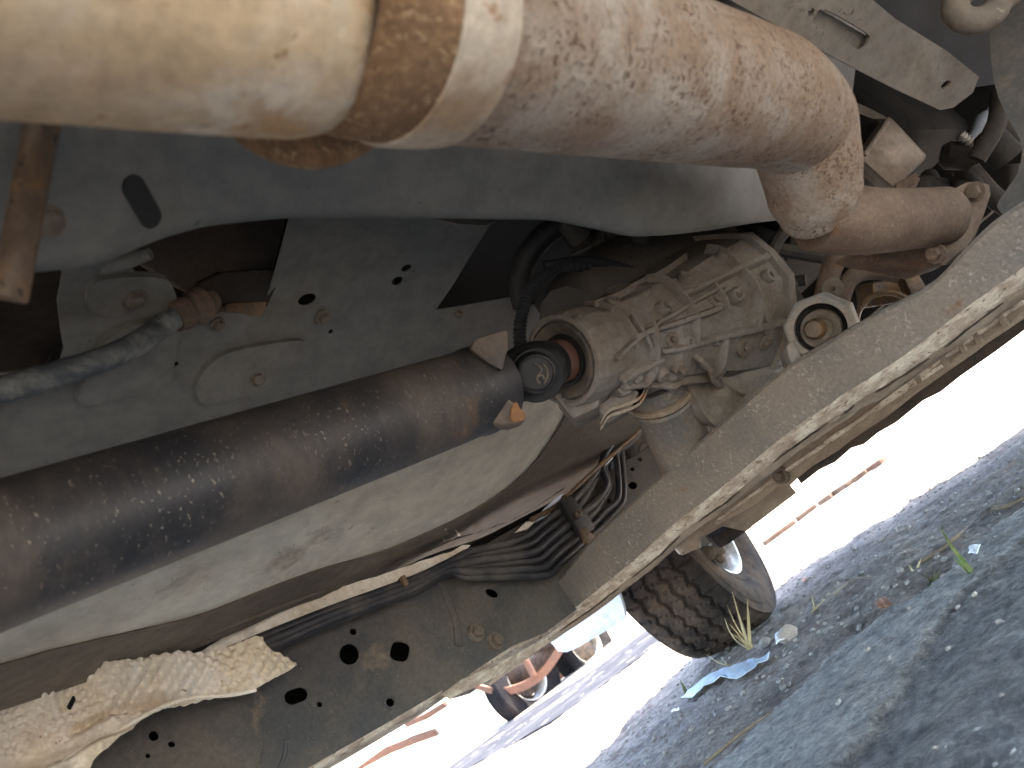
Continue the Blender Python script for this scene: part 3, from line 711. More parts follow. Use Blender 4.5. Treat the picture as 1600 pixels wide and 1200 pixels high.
for x, a0, a1, h in [(.668, 120, 300, .005), (.692, 196, 268, .009), (.748, 140, 228, .010), (.800, 182, 268, .008), (.850, 150, 228, .009)]:
    cast_rib([(x, radians(a0 + (a1 - a0) * k / 16)) for k in range(17)], .0035, h, False)
for x, a0 in [(.68, 150), (.72, 185), (.735, 225), (.78, 165), (.79, 230), (.82, 200), (.85, 225), (.85, 165), (.885, 195), (.71, 255), (.81, 262)]:
    p = cast_pt(x, radians(a0), 0); n_ = (cast_pt(x, radians(a0), .02) - p).normalized()
    MB().lathe(p, n_, [(-.004, .010), (.004, .0085), (.0055, .0075), (.0055, .004), (.002, .0035), (.002, .0001)], 14).build('boss', 'gear_cast', gb)
# square feet and lugs at the bottom of the casing
def slab(px, t, ext, nm='lug', m='gear_cast', par=gb, bev=.003): return MB().prism([at_d(*p, t) for p in px], ext).build(nm, m, par, bevel=bev)
slab([(865, 618), (905, 600), (940, 612), (936, 636), (895, 655)], .83, (.05, .05, .005))
slab([(932, 636), (975, 600), (1000, 612), (985, 640), (948, 662)], .86, (.05, .05, .01))
slab([(985, 590), (1000, 575), (1008, 592), (995, 602)], .845, (.02, .03, .01))
slab([(962, 608), (975, 600), (990, 612), (975, 620)], .845, (.02, .03, .01))
slab([(960, 590), (995, 560), (1012, 572), (990, 596), (968, 606)], .855, (.03, .03, .01))
slab([(1038, 520), (1056, 508), (1068, 540), (1048, 545)], .90, (.03, .02, .01))
slab([(1003, 445), (1035, 436), (1062, 470), (1045, 500), (1010, 478)], .93, (.05, .05, .02))
# cover of the clutch side
cv = [(1075, 545), (1110, 530), (1170, 515), (1212, 512), (1225, 545), (1222, 600), (1200, 640), (1150, 670), (1110, 660), (1075, 600)]
def cvs(u, v): return at_d(u, v, .965 + (u - 1150) * .00035)
sheet('clutch_cover', 'gear_cast', gb, smooth2(cv + [cv[0]], 3)[:-1], cvs, [ellipse(1140, 541, 4, 6, .2)], 12, .03, lambda p, u, v: p + wv * .012 * noise.noise(Vector((u * .03, v * .03, 1))))
slab([(1086, 560), (1098, 556), (1160, 606), (1168, 616), (1150, 610), (1118, 590)], .955, (.012, .02, .0), 'rib')
slab([(1066, 560), (1085, 550), (1100, 572), (1120, 600), (1150, 620), (1165, 650), (1110, 660), (1085, 625), (1062, 600)], .962, (.02, .03, .01), 'lug', bev=.006)
for x, y in [(1198, 538), (1163, 540)]:
    p = at_d(x, y, .965); MB().hexbolt(p, (CP - p), .008, .006).build('bolt', 'gear_bolt', gb)
# breather pipe and corrugated conduit around the casing
hz = thing('wiring_conduit', 'black corrugated conduit curving down beside the gearbox', 'conduit', at_d(818, 480, .9))
pth, _ = catmull([at_d(*p) for p in [(1095, 420, 1.10), (1040, 425, 1.05), (965, 422, .97), (900, 415, .91), (858, 425, .90), (832, 448, .88), (818, 480, .86), (812, 520, .85), (815, 560, .84)]], [0] * 9, 26)
cr = [.0066 + .0009 * (1 if (i // 2) % 2 else -1) for i in range(len(pth))]
MB().tube(pth, cr, 14, True).build('conduit_sleeve', 'black_trim', hz, 25)
MB().tube([at_d(*p) for p in [(850, 415, .9), (920, 408, .92), (1000, 425, .95), (1080, 440, 1.0)]], .006, 10, True, 5).build('wire', 'black_trim', hz)

# ================================================================== ENGINE (dark, above and beyond)
en = thing('engine', 'dark grimy engine parts in the shadow above the gearbox', 'engine', (1.2, .5, .6))
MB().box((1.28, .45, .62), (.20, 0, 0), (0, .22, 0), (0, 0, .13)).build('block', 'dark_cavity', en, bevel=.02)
mb = MB()
for k in range(46):
    x, y = random.uniform(880, 1240), random.uniform(350, 470)
    if y > 430 and x < 1150: continue
    c_ = at_d(x, y, random.uniform(.95, 1.15)); a_ = Vector((random.uniform(-1, 1), random.uniform(-1, 1), random.uniform(-1, 1))).normalized(); b2 = a_.orthogonal(); c2 = a_.cross(b2)
    q = MB()
    r = random.uniform(.008, .022)
    if k % 3 == 0: q.tube([c_ - a_ * r * 2.4, c_ + b2 * r * .5, c_ + a_ * r * 2.4], r * .45, 10, True, 3)
    elif k % 3 == 1: q.lathe(c_, a_, [(-r, r * .9), (r * .6, r * .9), (r, r * .6), (r, .0001)], 14)
    else: q.box(c_, a_ * r * random.uniform(.8, 2.2), b2 * r * random.uniform(.5, 1.1), c2 * r * .6)
    q.build(('hose', 'housing', 'bracket')[k % 3], 'engine_dark', en, bevel=.0015 if k % 3 == 2 else 0)
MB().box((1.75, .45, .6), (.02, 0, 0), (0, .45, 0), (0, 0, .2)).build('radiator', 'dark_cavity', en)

# ================================================================== TRANSMISSION MOUNT (grey can on the crossmember)
tm = thing('transmission_mount', 'grey dusty cylindrical mount with rusty rings standing on the crossmember', 'transmission mount', at_d(1085, 725, .99))
ca_, cb_ = at_d(1034, 622, .975), at_d(1088, 748, 1.045); ax = (cb_ - ca_).normalized(); hl = (cb_ - ca_).length
MB().lathe(ca_, ax, [(0, .02), (0, .0415), (.004, .0435), (.009, .0415), (.014, .0395), (hl * .55, .0405), (hl * .78, .0405), (hl * .79, .0425), (hl * .84, .0425), (hl * .85, .0405), (hl, .0405), (hl + .02, .0405)], 48).build('mount_can', 'mount_grey', tm, 40)
MB().lathe(ca_, ax, [(-.012, .03), (-.012, .0455), (-.008, .0465), (-.005, .0455), (-.003, .042), (-.003, .03)], 48).build('flange_ring', 'mount_plate', tm, 40)
MB().lathe(ca_, ax, [(-.035, .02), (-.033, .041), (-.02, .0415), (-.012, .04)], 48).build('rubber_body', 'mount_grey', tm, 40)
# stepped steel plate the can hangs from: edge profile swept back
edge = smooth2([(938, 668), (952, 648), (975, 640), (1000, 628), (1012, 605), (1022, 590), (1045, 572), (1068, 560), (1085, 548), (1100, 540)], 4)
for dy, nm in ((0, 'support_plate'), (-9, 'support_plate')):
    P = [at_d(x, y + dy, .838 + i * .0021) for i, (x, y) in enumerate(edge)]
    e_ = Vector((.05, .03, .012)); th = (ray(1000, 640) - ray(1000, 630)).normalized() * .0035
    MB().grid([[p for p in P], [p + e_ for p in P], [p + e_ + th for p in P], [p + th for p in P]], close_v=True).build(nm, 'mount_plate', tm, 30)
slab([(1078, 566), (1092, 558), (1100, 572), (1086, 582)], .93, (.01, .015, .005), 'nut', 'gear_bolt', tm, .002)

# ================================================================== OCTAGONAL BUSHING
ob = thing('engine_mount_bushing', 'octagonal grey bracket around a round rubber bushing with rusty bolt', 'mount bushing', at_d(1285, 560, .95))
oc = at_d(1282, 513, .87); bax = ((CP - oc).normalized() + Vector((-.10, .12, .05))).normalized()
u_ = (Rr - bax * Rr.dot(bax)).normalized(); w_ = bax.cross(u_)
def ringpoly(r, n, ph, sx=1, sy=1): return [oc + u_ * r * sx * cos(ph + 2 * pi * k / n) + w_ * r * sy * sin(ph + 2 * pi * k / n) for k in range(n)]
def annulus(name, ro, no, ri, m, d0, d1, bev, n=48, ph=pi / 8):
    O, I = [], []
    for k in range(n):
        a = 2 * pi * k / n; b8 = (a - ph + pi / 8) % (pi / 4) - pi / 8
        R = ro * (cos(pi / 8) / cos(b8) if no == 8 else 1)
        O.append((u_ * cos(a) + w_ * sin(a)) * R); I.append((u_ * cos(a) + w_ * sin(a)) * ri)
    mb_ = MB(); mb_.grid([[oc + p + bax * d0 for p in O], [oc + p + bax * d1 for p in O], [oc + p * .93 + bax * (d1 + .002) for p in O], [oc + p + bax * (d1 + .001) for p in I], [oc + p + bax * d0 for p in I]], close_u=True, close_v=True)
    return mb_.build(name, m, ob, 30)
annulus('octagon_bracket', .0405, 8, .0285, 'bracket_grey', -.03, .0, .002)
MB().lathe(oc, bax, [(-.012, .0295), (-.012, .0285), (-.006, .026), (-.012, .022), (-.012, .008)], 40).build('rubber_ring', 'rubber_black', ob)
oc2 = oc - w_ * .001
MB().lathe(oc2, bax, [(-.02, .0228), (-.004, .0226), (-.002, .0215), (-.003, .015), (-.006, .012), (-.006, .001)], 40).build('washer', 'gear_bolt', ob, 40)
MB().lathe(oc2 - u_ * .006, bax, [(-.008, .0125), (.006, .0115), (.009, .009), (.010, .0001)], 18).build('bolt_head', 'strap_brown', ob, 40)
slab([(1228, 540), (1240, 530), (1262, 575), (1258, 592), (1240, 585)], .875, (.03, .03, .0), 'foot', 'bracket_grey', ob)
slab([(1240, 570), (1262, 558), (1270, 572), (1250, 586)], .86, (.012, .015, 0), 'foot_nut', 'gear_bolt', ob, .002)
slab([(1325, 470), (1340, 490), (1345, 515), (1330, 520)], .875, (.03, .03, 0), 'foot', 'bracket_grey', ob)
mm = thing('steering_bracket', 'dusty brown cup shaped bracket half hidden by the crossmember top', 'bracket', at_d(1390, 460, 1.05))
slab([(1362, 440), (1410, 436), (1420, 452), (1425, 470), (1365, 480)], 1.06, (.05, .04, .02), 'bracket_body', 'strap_brown', mm, .006)
MB().lathe(at_d(1385, 500, 1.03), CP - at_d(1385, 500, 1.03), [(-.02, .040), (.0, .040), (.003, .037), (.0, .033), (-.02, .033)], 36).build('bracket_ring', 'strap_brown', mm)
slab([(1408, 425), (1432, 420), (1452, 452), (1428, 468)], 1.02, (.02, .02, 0), 'bracket_arm', 'strap_brown', mm, .004)

# ================================================================== CROSSMEMBER
cm = thing('crossmember', 'wide dusty steel crossmember crossing diagonally, lower lip painted bright as if lit', 'crossmember', (.85, .5, .3))
upE = [(742, 1048), (790, 1018), (800, 1000), (815, 985), (830, 968), (852, 938), (878, 905), (905, 872), (935, 838), (1040, 742), (1150, 646), (1225, 582), (1300, 536), (1375, 494), (1430, 466), (1470, 438), (1510, 395), (1555, 352), (1600, 322), (1680, 262), (1800, 160)]
loE = [(742, 1062), (790, 1028), (850, 985), (905, 945), (955, 905), (1000, 868), (1050, 822), (1100, 784), (1150, 744), (1215, 690), (1265, 653), (1298, 632), (1315, 618), (1350, 597), (1400, 565), (1450, 528), (1520, 474), (1600, 418), (1680, 362), (1800, 280)]
XM = .80
def cmx(u, v): return at_x(u, v, XM)
upS, loS = smooth2(upE, 3), smooth2(loE, 7)
front = sheet('web', 'member_dust', cm, upS + loS[::-1], cmx, [], 14, .002)
loP = [cmx(*p) for p in loS]; upP = [cmx(*p) for p in upS]
def sweep(P, offs): return MB().grid([[p + Vector(o_) for p in P] for o_ in offs])
sweep(upP, [(0, 0, 0), (.004, 0, .004), (.03, 0, .006), (.07, 0, .006), (.07, 0, .003), (.03, 0, .003), (.006, 0, 0)]).build('top_flange', 'member_dust', cm, 40)
# folded lower lip: two layered edges, each slightly uneven
def lipw(i, t): return 1 + .13 * noise.noise(Vector((i * .09, t * .7, 0))) + .07 * noise.noise(Vector((i * .5, t * .7, 5)))
rows = []
for k, (dx, dz) in enumerate([(-.0005, .0005), (.001, -.0035), (.005, -.008), (.009, -.0125), (.0102, -.0140), (.012, -.0138), (.014, -.011), (.02, .0)]):
    rows.append([p + Vector((dx, 0, dz * lipw(i, k))) for i, p in enumerate(loP)])
MB().grid(rows).build('lower_lip', 'member_lip', cm, 50)
rows = []
for k, (dx, dz) in enumerate([(.012, -.010), (.014, -.0165), (.019, -.0215), (.021, -.0225), (.04, -.022), (.05, -.01)]):
    rows.append([p + Vector((dx, 0, dz * lipw(i + 50, k))) for i, p in enumerate(loP)])
MB().grid(rows).build('seam_flange', 'guard_dust', cm, 50)
for a0 in range(0, len(loP) - 16, 15):
    seg = [p + Vector((.0125, -.0005, -.0150 * lipw(i + a0, 4) - .0008)) for i, p in enumerate(loP[a0:a0 + random.randint(9, 15)])]
    MB().tube(seg, [.0004] + [random.uniform(.0006, .0013) for _ in seg[2:]] + [.0004], 6, True).build('seam_crack', 'drum_dark', cm)
# bolts and hook at the rail end
for x, y in [(742, 990), (772, 1003)]:
    p = at_y(x, y, .944); MB().lathe(p, (0, -1, 0), [(0, .013), (.004, .013), (.006, .010)], 20).hexbolt(p + Vector((0, -.004, 0)), (.1, -1, -.1), .0085, .010).build('bolt', 'gear_bolt', cm)
# end bracket under the rail
pl = [(690, 1085), (720, 1062), (770, 1040), (855, 996), (860, 1003), (800, 1045), (760, 1065), (705, 1090)]
sheet('end_flange', 'member_lip', cm, pl, lambda u, v: at_y(u, v, .93), [ellipse(733, 1054, 9, 4, -.5)], 9, .004)

# ================================================================== SPLASH GUARD beyond the crossmember
sg = thing('splash_guard', 'dusty ribbed guard strip below and beyond the crossmember lip', 'splash guard', (1.1, .6, .25))
ou = [(1020, 868), (1100, 800), (1200, 720), (1320, 640), (1450, 545), (1600, 440), (1750, 340)]
ol = [(1750, 405), (1600, 498), (1575, 515), (1540, 538), (1525, 550), (1490, 574), (1470, 588), (1430, 616), (1405, 636), (1380, 655), (1350, 674), (1330, 688), (1310, 704), (1270, 728), (1248, 746), (1235, 758), (1215, 760), (1185, 785), (1160, 800), (1130, 815), (1092, 840), (1090, 858), (1070, 865), (1060, 852)]
guard = sheet('guard_plate', 'guard_dust', sg, ou + ol, lambda u, v: at_x(u, v, 1.05), [], 16, .003, lambda p, u, v: p + Vector((.006 * noise.noise(Vector((p.y * 9, p.z * 30, 4))), 0, 0)))
bv_s = bvh_of(guard)
mb = MB()
for pts_ in ([(1100, 812), (1200, 735), (1330, 645), (1460, 555), (1600, 455)], [(1120, 815), (1215, 745), (1330, 665), (1460, 570), (1600, 470)], [(1290, 690), (1380, 632), (1480, 565)]):
    r1 = MB(); ridge(bv_s, pts_, .006, .005, r1); r1.build('rib', 'member_lip', sg)
for (x1, y1, x2, y2) in [(1520, 512, 1532, 535), (1498, 528, 1508, 548), (1560, 486, 1572, 508), (1430, 575, 1440, 598), (1470, 548, 1480, 570)]:
    r1 = MB(); ridge(bv_s, [(x1, y1), (x2, y2)], .008, .006, r1)
    if r1.f: r1.build('tab', 'guard_dust', sg)
p, n_ = hit(bv_s, 1222, 742)
if p: MB().lathe(p, n_, [(0, .014), (.006, .014), (.008, .011), (.005, .006)], 20).hexbolt(p + n_ * .004, n_, .007, .008).build('bolt', 'gear_bolt', sg)
# dark seal strip hanging on its far edge
sheet('dark_skirt', 'drum_dark', sg, [(1240, 740), (1330, 665), (1405, 612), (1470, 565), (1540, 518), (1640, 450), (1640, 490), (1600, 516), (1560, 546), (1500, 588), (1470, 612), (1442, 626), (1400, 660), (1372, 676), (1350, 694), (1330, 700), (1305, 722), (1280, 734), (1252, 756)], lambda u, v: at_x(u, v, 1.12), (), 14, .003)

# suspension arm near the wheel
ar = thing('suspension_arm', 'dusty lower suspension arm reaching in front of the wheel rim', 'suspension arm', (1.2, 1.0, .25))
slab([(1070, 860), (1105, 830), (1170, 785), (1225, 745), (1245, 770), (1190, 812), (1165, 830), (1130, 822), (1095, 842)], 1.50, (.05, .05, .01), 'arm_plate', 'guard_dust', ar, .005)
slab([(1110, 842), (1160, 812), (1185, 805), (1175, 825), (1140, 850), (1125, 858)], 1.56, (.05, .05, .02), 'arm_rear', 'drum_dark', ar, .005)
slab([(1050, 850), (1078, 835), (1092, 842), (1096, 855), (1065, 868)], 1.42, (.03, .03, .004), 'arm_bracket', 'member_lip', ar, .003)

# ================================================================== FRAME RAIL
fr_ = thing('frame_rail', 'black chassis frame rail with round and slotted holes', 'frame rail', (.4, .95, .35))
YW = .95
def wx(x, y): q = at_y(x, y, YW); return (q.x, q.z)
def whole(px): return [wx(*p) for p in px]
botpx = [(490, 1200), (600, 1137), (690, 1084), (745, 1046), (800, 1010), (850, 990)]
bot = [(-1.4, .31), (-.6, .306), (-.1, .302), (.12, .299)] + [wx(*p) for p in botpx]
bot += [(.9, .258), (1.2, .27), (2.0, .30)]
top = [(2.0, .44), (1.2, .43), (.95, .416), (.72, .410), (.60, .412), (.35, .436), (.0, .452), (-.6, .456), (-1.4, .456)]
RH = [ellipse(546, 1022, 15.5, 16.5), ellipse(625, 1018, 15, 15.5, .2, 20, 3.0), ellipse(552, 987, 5.5, 5.5), slot(463, 1087, 15, 11.5, -.35), ellipse(500, 1100, 4.5, 4.5), ellipse(610, 1097, 6.5, 7),
      ellipse(240, 1150, 8, 8), ellipse(268, 1163, 5.5, 5), ellipse(765, 930, 10.5, 6.5, .45), ellipse(231, 1181, 4, 4),
      ellipse(985, 762, 7, 6), ellipse(963, 770, 4, 5), ellipse(998, 720, 3.5, 3.5), ellipse(985, 736, 3.5, 3.5), ellipse(948, 786, 3.5, 4)]
rail = sheet('web', 'rail_black', fr_, bot + top, lambda u, v: Vector((u, YW, v)), [whole(h) for h in RH], .025, .0035,
             lambda p, u, v: p + Vector((0, -.008 * sst((u - .53) / .05) * sst((.43 - v) / .03) + .0015 * noise.noise(p * 6), 0)))
bv_r = bvh_of(rail)
bp_ = [Vector((u, YW, v)) for u, v in bot]; tp_ = [Vector((u, YW, v)) for u, v in top]
MB().grid([[p + Vector(o_) for p in bp_] for o_ in [(0, -.001, .003), (0, .0, -.001), (0, .004, -.004), (0, .075, -.004), (0, .075, -.001), (0, .004, -.001)]]).build('lower_flange', 'member_lip', fr_, 40)  # pale lip colour paints the lit sliver on the black flange
MB().grid([[p + Vector(o_) for p in tp_] for o_ in [(0, 0, -.001), (0, .004, .003), (0, .075, .003), (0, .075, .0)]]).build('upper_flange', 'rail_black', fr_, 40)
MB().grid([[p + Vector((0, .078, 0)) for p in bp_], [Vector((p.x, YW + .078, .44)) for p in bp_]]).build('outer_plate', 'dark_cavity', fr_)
mb = MB(); ridge(bv_r, [(686, 905), (700, 940), (712, 975), (716, 1010)], .010, .004, mb); mb.build('pressed_bead', 'rail_black', fr_)
mb = MB(); ridge(bv_r, [(330, 1100), (380, 1096), (405, 1120), (414, 1155), (408, 1195)], .003, .0012, mb); mb.build('weld_line', 'rail_black', fr_)
mb = MB(); ridge(bv_r, [(447, 1155), (444, 1180), (436, 1200)], .004, .002, mb); mb.build('weld_line', 'rail_black', fr_)
p, n_ = hit(bv_r, 600, 1090)
MB().lathe(at_y(610, 1097, .95), (0, -1, 0), [(0, .0095), (.0012, .009), (.0012, .0063), (0, .0063)], 24).build('hole_ring', 'rail_black', fr_)

# ================================================================== BRAKE AND FUEL LINES
pb = thing('line_bundle', 'bundle of black brake and fuel lines clipped along the frame rail', 'pipe bundle', (.7, .93, .42))
for k in range(6):
    pts_ = [(-60, 1165 + k * 4), (200, 1085 + k * 4), (400, 1000 + k * 5), (520, 952 + k * 4), (640, 908 + k * 3.5), (700, 880 + k * 3.0), (735, 862 + k * 8), (790 + k * 4, 850 + k * 10), (822 + k * 7, 838 + k * 12), (848 + k * 6, 818 + k * 12), (895 + k * 8, 783 + k * 9)]
    if k in (0, 1): pts_ += [(925 + k * 4, 748 + k * 4), (952 + k * 5, 712 + k * 2), (990 + k * 3, 682 + k * 2), (1020, 640)]
    elif k in (2, 3): pts_ += [(925 + k * 5, 775 + k * 3), (940 + k * 4, 750 + k * 3), (930 + k * 5, 725), (948 + k * 5, 690)]
    else: pts_ += [(945 + (k - 4) * 10, 800 + (k - 4) * 8), (965 + (k - 4) * 8, 780 + (k - 4) * 4), (966 + (k - 4) * 8, 745), (962 + (k - 4) * 9, 705)]
    P = [at_y(x, y, .905 + .006 * (k % 2) + (.02 if x > 920 else 0)) for x, y in pts_]
    MB().tube(P, .0058 if k != 2 else .0068, 12, True, 6).build('pipe', 'line_black', pb, 60)
def clip(px, yv, nm, m, ext=(0, .012, 0)): MB().prism([at_y(*p, yv) for p in px], ext).build(nm, m, pb, bevel=.0015)
clip([(874, 782), (892, 772), (922, 808), (930, 826), (912, 838), (896, 815)], .888, 'clip', 'rubber_black')
clip([(906, 828), (916, 822), (930, 838), (922, 852), (914, 846)], .885, 'clip_tab', 'strap_brown', (0, .006, 0))
p = at_y(902, 805, .886); MB().lathe(p, (0, -1, 0), [(0, .006), (.006, .006), (.007, .004), (.004, .002)], 16).build('clip_screw', 'strap_brown', pb)
clip([(626, 900), (633, 897), (640, 912), (634, 916)], .893, 'clip', 'strap_brown', (0, .02, 0))
# torn gap bits by the clip: pale scraps of seam sealer
ss = thing('seam_sealer', 'pale torn seam strip catching light above the clipped lines', 'sealing strip', at_y(860, 800, .93))
for px in ([(838, 815), (850, 795), (868, 778), (880, 770), (874, 786), (856, 806)], [(805, 832), (822, 815), (838, 813), (826, 826)], [(936, 728), (950, 714), (962, 702), (958, 716), (946, 728)]):
    MB().prism([at_y(*p, .925) for p in px], (0, .006, 0)).build('strip_piece', 'bottle_pale' if px[0][0] != 805 else 'foil', ss, bevel=.001)
mb = MB().tube([at_y(*p, .92) for p in [(830, 812), (870, 790), (905, 758), (940, 725), (975, 695), (1000, 672)]], .004, 8, True, 4); mb.build('strip_edge', 'strap_brown', ss)

# ================================================================== FOIL HEAT SHIELD
hs = thing('heat_shield', 'crumpled tan embossed foil heat shield hanging over the frame rail', 'heat shield', at_y(200, 1100, .88))
ho = [(-140, 1150), (-60, 1110), (0, 1082), (40, 1048), (82, 1030), (110, 1030), (140, 1040), (165, 1045), (215, 1034), (270, 1026), (335, 1012), (398, 1003), (410, 1012), (432, 1022), (467, 1030), (455, 1044), (425, 1062), (388, 1082), (365, 1084), (325, 1086), (275, 1096), (240, 1112), (218, 1128), (200, 1150), (180, 1168), (160, 1188), (140, 1205), (90, 1270), (-140, 1330)]
def hsurf(u, v):
    y = .865 + .00012 * (u - 200) + .00010 * (v - 1080)
    return at_y(u, v, y)
def hwarp(p, u, v):
    # big folds, crease, embossed dimples
    d = .034 * noise.noise(Vector((u * .011, v * .016, 1.3))) + .007 * noise.noise(Vector((u * .024, v * .03, 6)))
    cr_ = math.exp(-((v - (1128 - .22 * (u - 120) + 10 * sin(u * .02))) / 9) ** 2) * sst((u - 95) / 30) * sst((330 - u) / 60)
    low = sst((v - (1172 - .42 * (u - 130))) / 16)
    d += .020 * cr_ - .022 * low * sst((400 - u) / 80)
    flat = sst(1 - abs(v - (1165 - .30 * (u - 120))) / 34) * sst((300 - u) / 80)
    a = radians(-20 if u < 170 else 33); uu = u * cos(a) + v * sin(a); vv = -u * sin(a) + v * cos(a)
    emb = abs(sin(uu * pi / 15) * sin(vv * pi / 13))
    d += -.0062 * max(0, emb) ** .8 * (1 - flat) * (1 - low * .7)
    return p + Vector((0, d, 0))
sheet('foil_panel', 'foil', hs, smooth2(ho + [ho[0]], 3)[:-1], hsurf, [slot(112, 1094, 15, 4.5, -1.1)], 3.1, .0012, hwarp, 75)
mb = MB().tube([at_y(x, y, .852) for x, y in [(85, 1205), (110, 1182), (150, 1160), (200, 1133), (250, 1106), (300, 1090), (360, 1086), (400, 1078)]], .0022, 8, True, 4); mb.build('rolled_edge', 'foil', hs)
# same foil running on along the floor edge
so2 = [(290, 1032), (360, 990), (420, 958), (480, 935), (540, 915), (600, 897), (660, 876), (705, 862), (722, 852), (735, 852), (722, 866), (690, 882), (640, 902), (560, 932), (480, 962), (410, 1002), (340, 1040)]
sheet('foil_strip', 'foil', hs, so2, lambda u, v: at_y(u, v, .925), (), 6, .0012, lambda p, u, v: p + Vector((0, .003 * noise.noise(Vector((u * .05, v * .07, 2))) + .0007 * sin(u * 1.1) * sin(v * 1.1), 0)), 60)

# ================================================================== TOP RIGHT: near outrigger, box, hook, curved end
tr = thing('floor_outrigger', 'grey pressed outrigger panel with a recessed slot above the exhaust bend', 'outrigger', at_d(1300, 60, .72))
pa_, pb_, pc_ = at_d(1150, 0, .64), at_d(1500, 165, .86), at_d(1420, -40, .72)
pn = (pb_ - pa_).cross(pc_ - pa_).normalized()
def opl(u, v):
    r = ray(u, v); return CP + r * ((pa_ - CP).dot(pn) / r.dot(pn))
recess = smooth2([(1275, 22), (1290, 15), (1352, 50), (1358, 62), (1348, 76), (1335, 74), (1276, 40), (1270, 30), (1275, 22)], 3)[:-1]
sheet('panel', 'floor_pale', tr, [(980, -90), (1060, -50), (1150, 5), (1240, 55), (1330, 104), (1400, 140), (1470, 172), (1490, 168), (1520, 145), (1530, 120), (1480, 80), (1400, 30), (1340, -20), (1300, -70), (1200, -140)], opl,
      [recess, ellipse(1268, 19, 5, 7, .3), ellipse(1478, 132, 9, 4, -.7)], 14, .003)
sheet('recess', 'floor_pale', tr, [(1262, 8), (1290, 5), (1365, 48), (1365, 85), (1335, 85), (1262, 45)], lambda u, v: opl(u, v) + wv * .012, (), 14, .002)
e0 = [opl(*p) for p in [(980, -90), (1060, -50), (1150, 5), (1240, 55), (1330, 104), (1400, 140), (1470, 172)]]
MB().grid([e0, [p + Vector((.006, 0, .004)) for p in e0], [p + Vector((.03, .01, .05)) for p in e0]]).build('flange', 'floor_pale', tr)
sheet('gritty_liner', 'floor_lip_dirt_shade', tr, [(1300, 95), (1400, 145), (1425, 160), (1400, 160), (1340, 135), (1310, 115)], lambda u, v: opl(u, v) + wv * .05, (), 10, .004)
sheet('dark_liner', 'black_trim', tr, [(1300, -60), (1420, 20), (1560, 110), (1640, 100), (1640, -80)], lambda u, v: opl(u, v) + wv * .05, (), 25, .004)
hk = thing('tow_hook', 'dusty curved steel tow hook at the top corner', 'tow hook', at_d(1520, 20, .62))
MB().tube([at_d(*p, .62) for p in [(1590, -60), (1540, -35), (1502, -10), (1492, 12), (1505, 30), (1530, 32), (1552, 20), (1562, 2), (1580, -10)]], .0105, 16, True, 5).build('hook', 'floor_lip_dirt_shade', hk, 60)
bx = thing('canister', 'tan square metal canister tucked behind the exhaust bend', 'canister', at_d(1400, 235, .95))
f_ = [at_d(*p) for p in [(1344, 248, .93), (1390, 178, .95), (1452, 244, .98), (1398, 296, .95)]]
MB().prism(f_, (.06, .03, .02)).build('shell', 'box_tan', bx, bevel=.006)
q = [at_d(*p) for p in [(1350, 238, .925), (1386, 184, .94), (1391, 190, .94), (1355, 244, .925)]]
MB().prism(q, (.01, .004, .003)).build('seam', 'box_tan', bx, bevel=.001)
slab([(1398, 286), (1432, 268), (1440, 280), (1402, 305)], .92, (.02, .015, .0), 'foot', 'rust_dark', bx, .003)
ce = thing('crossmember_gusset', 'dark curved gusset plate sweeping down at the picture edge', 'gusset', at_d(1590, 200, .7))
co = smooth2([(1530, -80), (1545, 40), (1548, 90), (1556, 140), (1575, 185), (1590, 210), (1597, 235), (1590, 270), (1570, 300), (1558, 322), (1572, 340), (1600, 365), (1700, 420)], 3) + [(1900, 300), (1900, -200), (1600, -200)]
sheet('gusset_plate', 'rail_black', ce, co, lambda u, v: at_d(u, v, .74 - (u - 1550) * .0004), (), 16, .004)
rv = thing('reservoir_bottle', 'pale translucent bottle glimpsed through the gap by the flange', 'bottle', at_d(1545, 190, 1.2))
MB().lathe(at_d(1540, 205, 1.25), at_d(1558, 165, 1.25) - at_d(1540, 205, 1.25), [(-.03, .0001), (-.03, .022), (.02, .022), (.035, .012), (.045, .012), (.045, .0001)], 20).build('bottle', 'bottle_pale', rv)
pth, _ = catmull([at_d(*p, 1.1) for p in [(1500, 210), (1520, 225), (1545, 235)]], [0] * 3, 20)
MB().tube(pth, [.006 + .002 * ((i // 2) % 2) for i in range(len(pth))], 10, True).build('spring', 'rim_silver', rv, 20)
dk = thing('steering_gear', 'dark greasy steering parts packed behind the pipe flange', 'steering gear', at_d(1500, 260, 1.1))
for k in range(14):
    c_ = at_d(random.uniform(1440, 1590), random.uniform(190, 330), random.uniform(1.0, 1.15)); a_ = Vector((random.uniform(-1, 1), random.uniform(-1, 1), random.uniform(-1, 1))).normalized(); b2 = a_.orthogonal()
    q = MB(); r = random.uniform(.012, .028)
    if k % 2: q.tube([c_ - a_ * r * 2, c_ + b2 * r * .4, c_ + a_ * r * 2], r * .5, 12, True, 3)
    else: q.lathe(c_, a_, [(-r, .0001), (-r, r * .9), (r * .6, r * .9), (r, r * .6), (r, .0001)], 16)
    q.build('joint' if k % 2 == 0 else 'hose', 'engine_dark', dk)

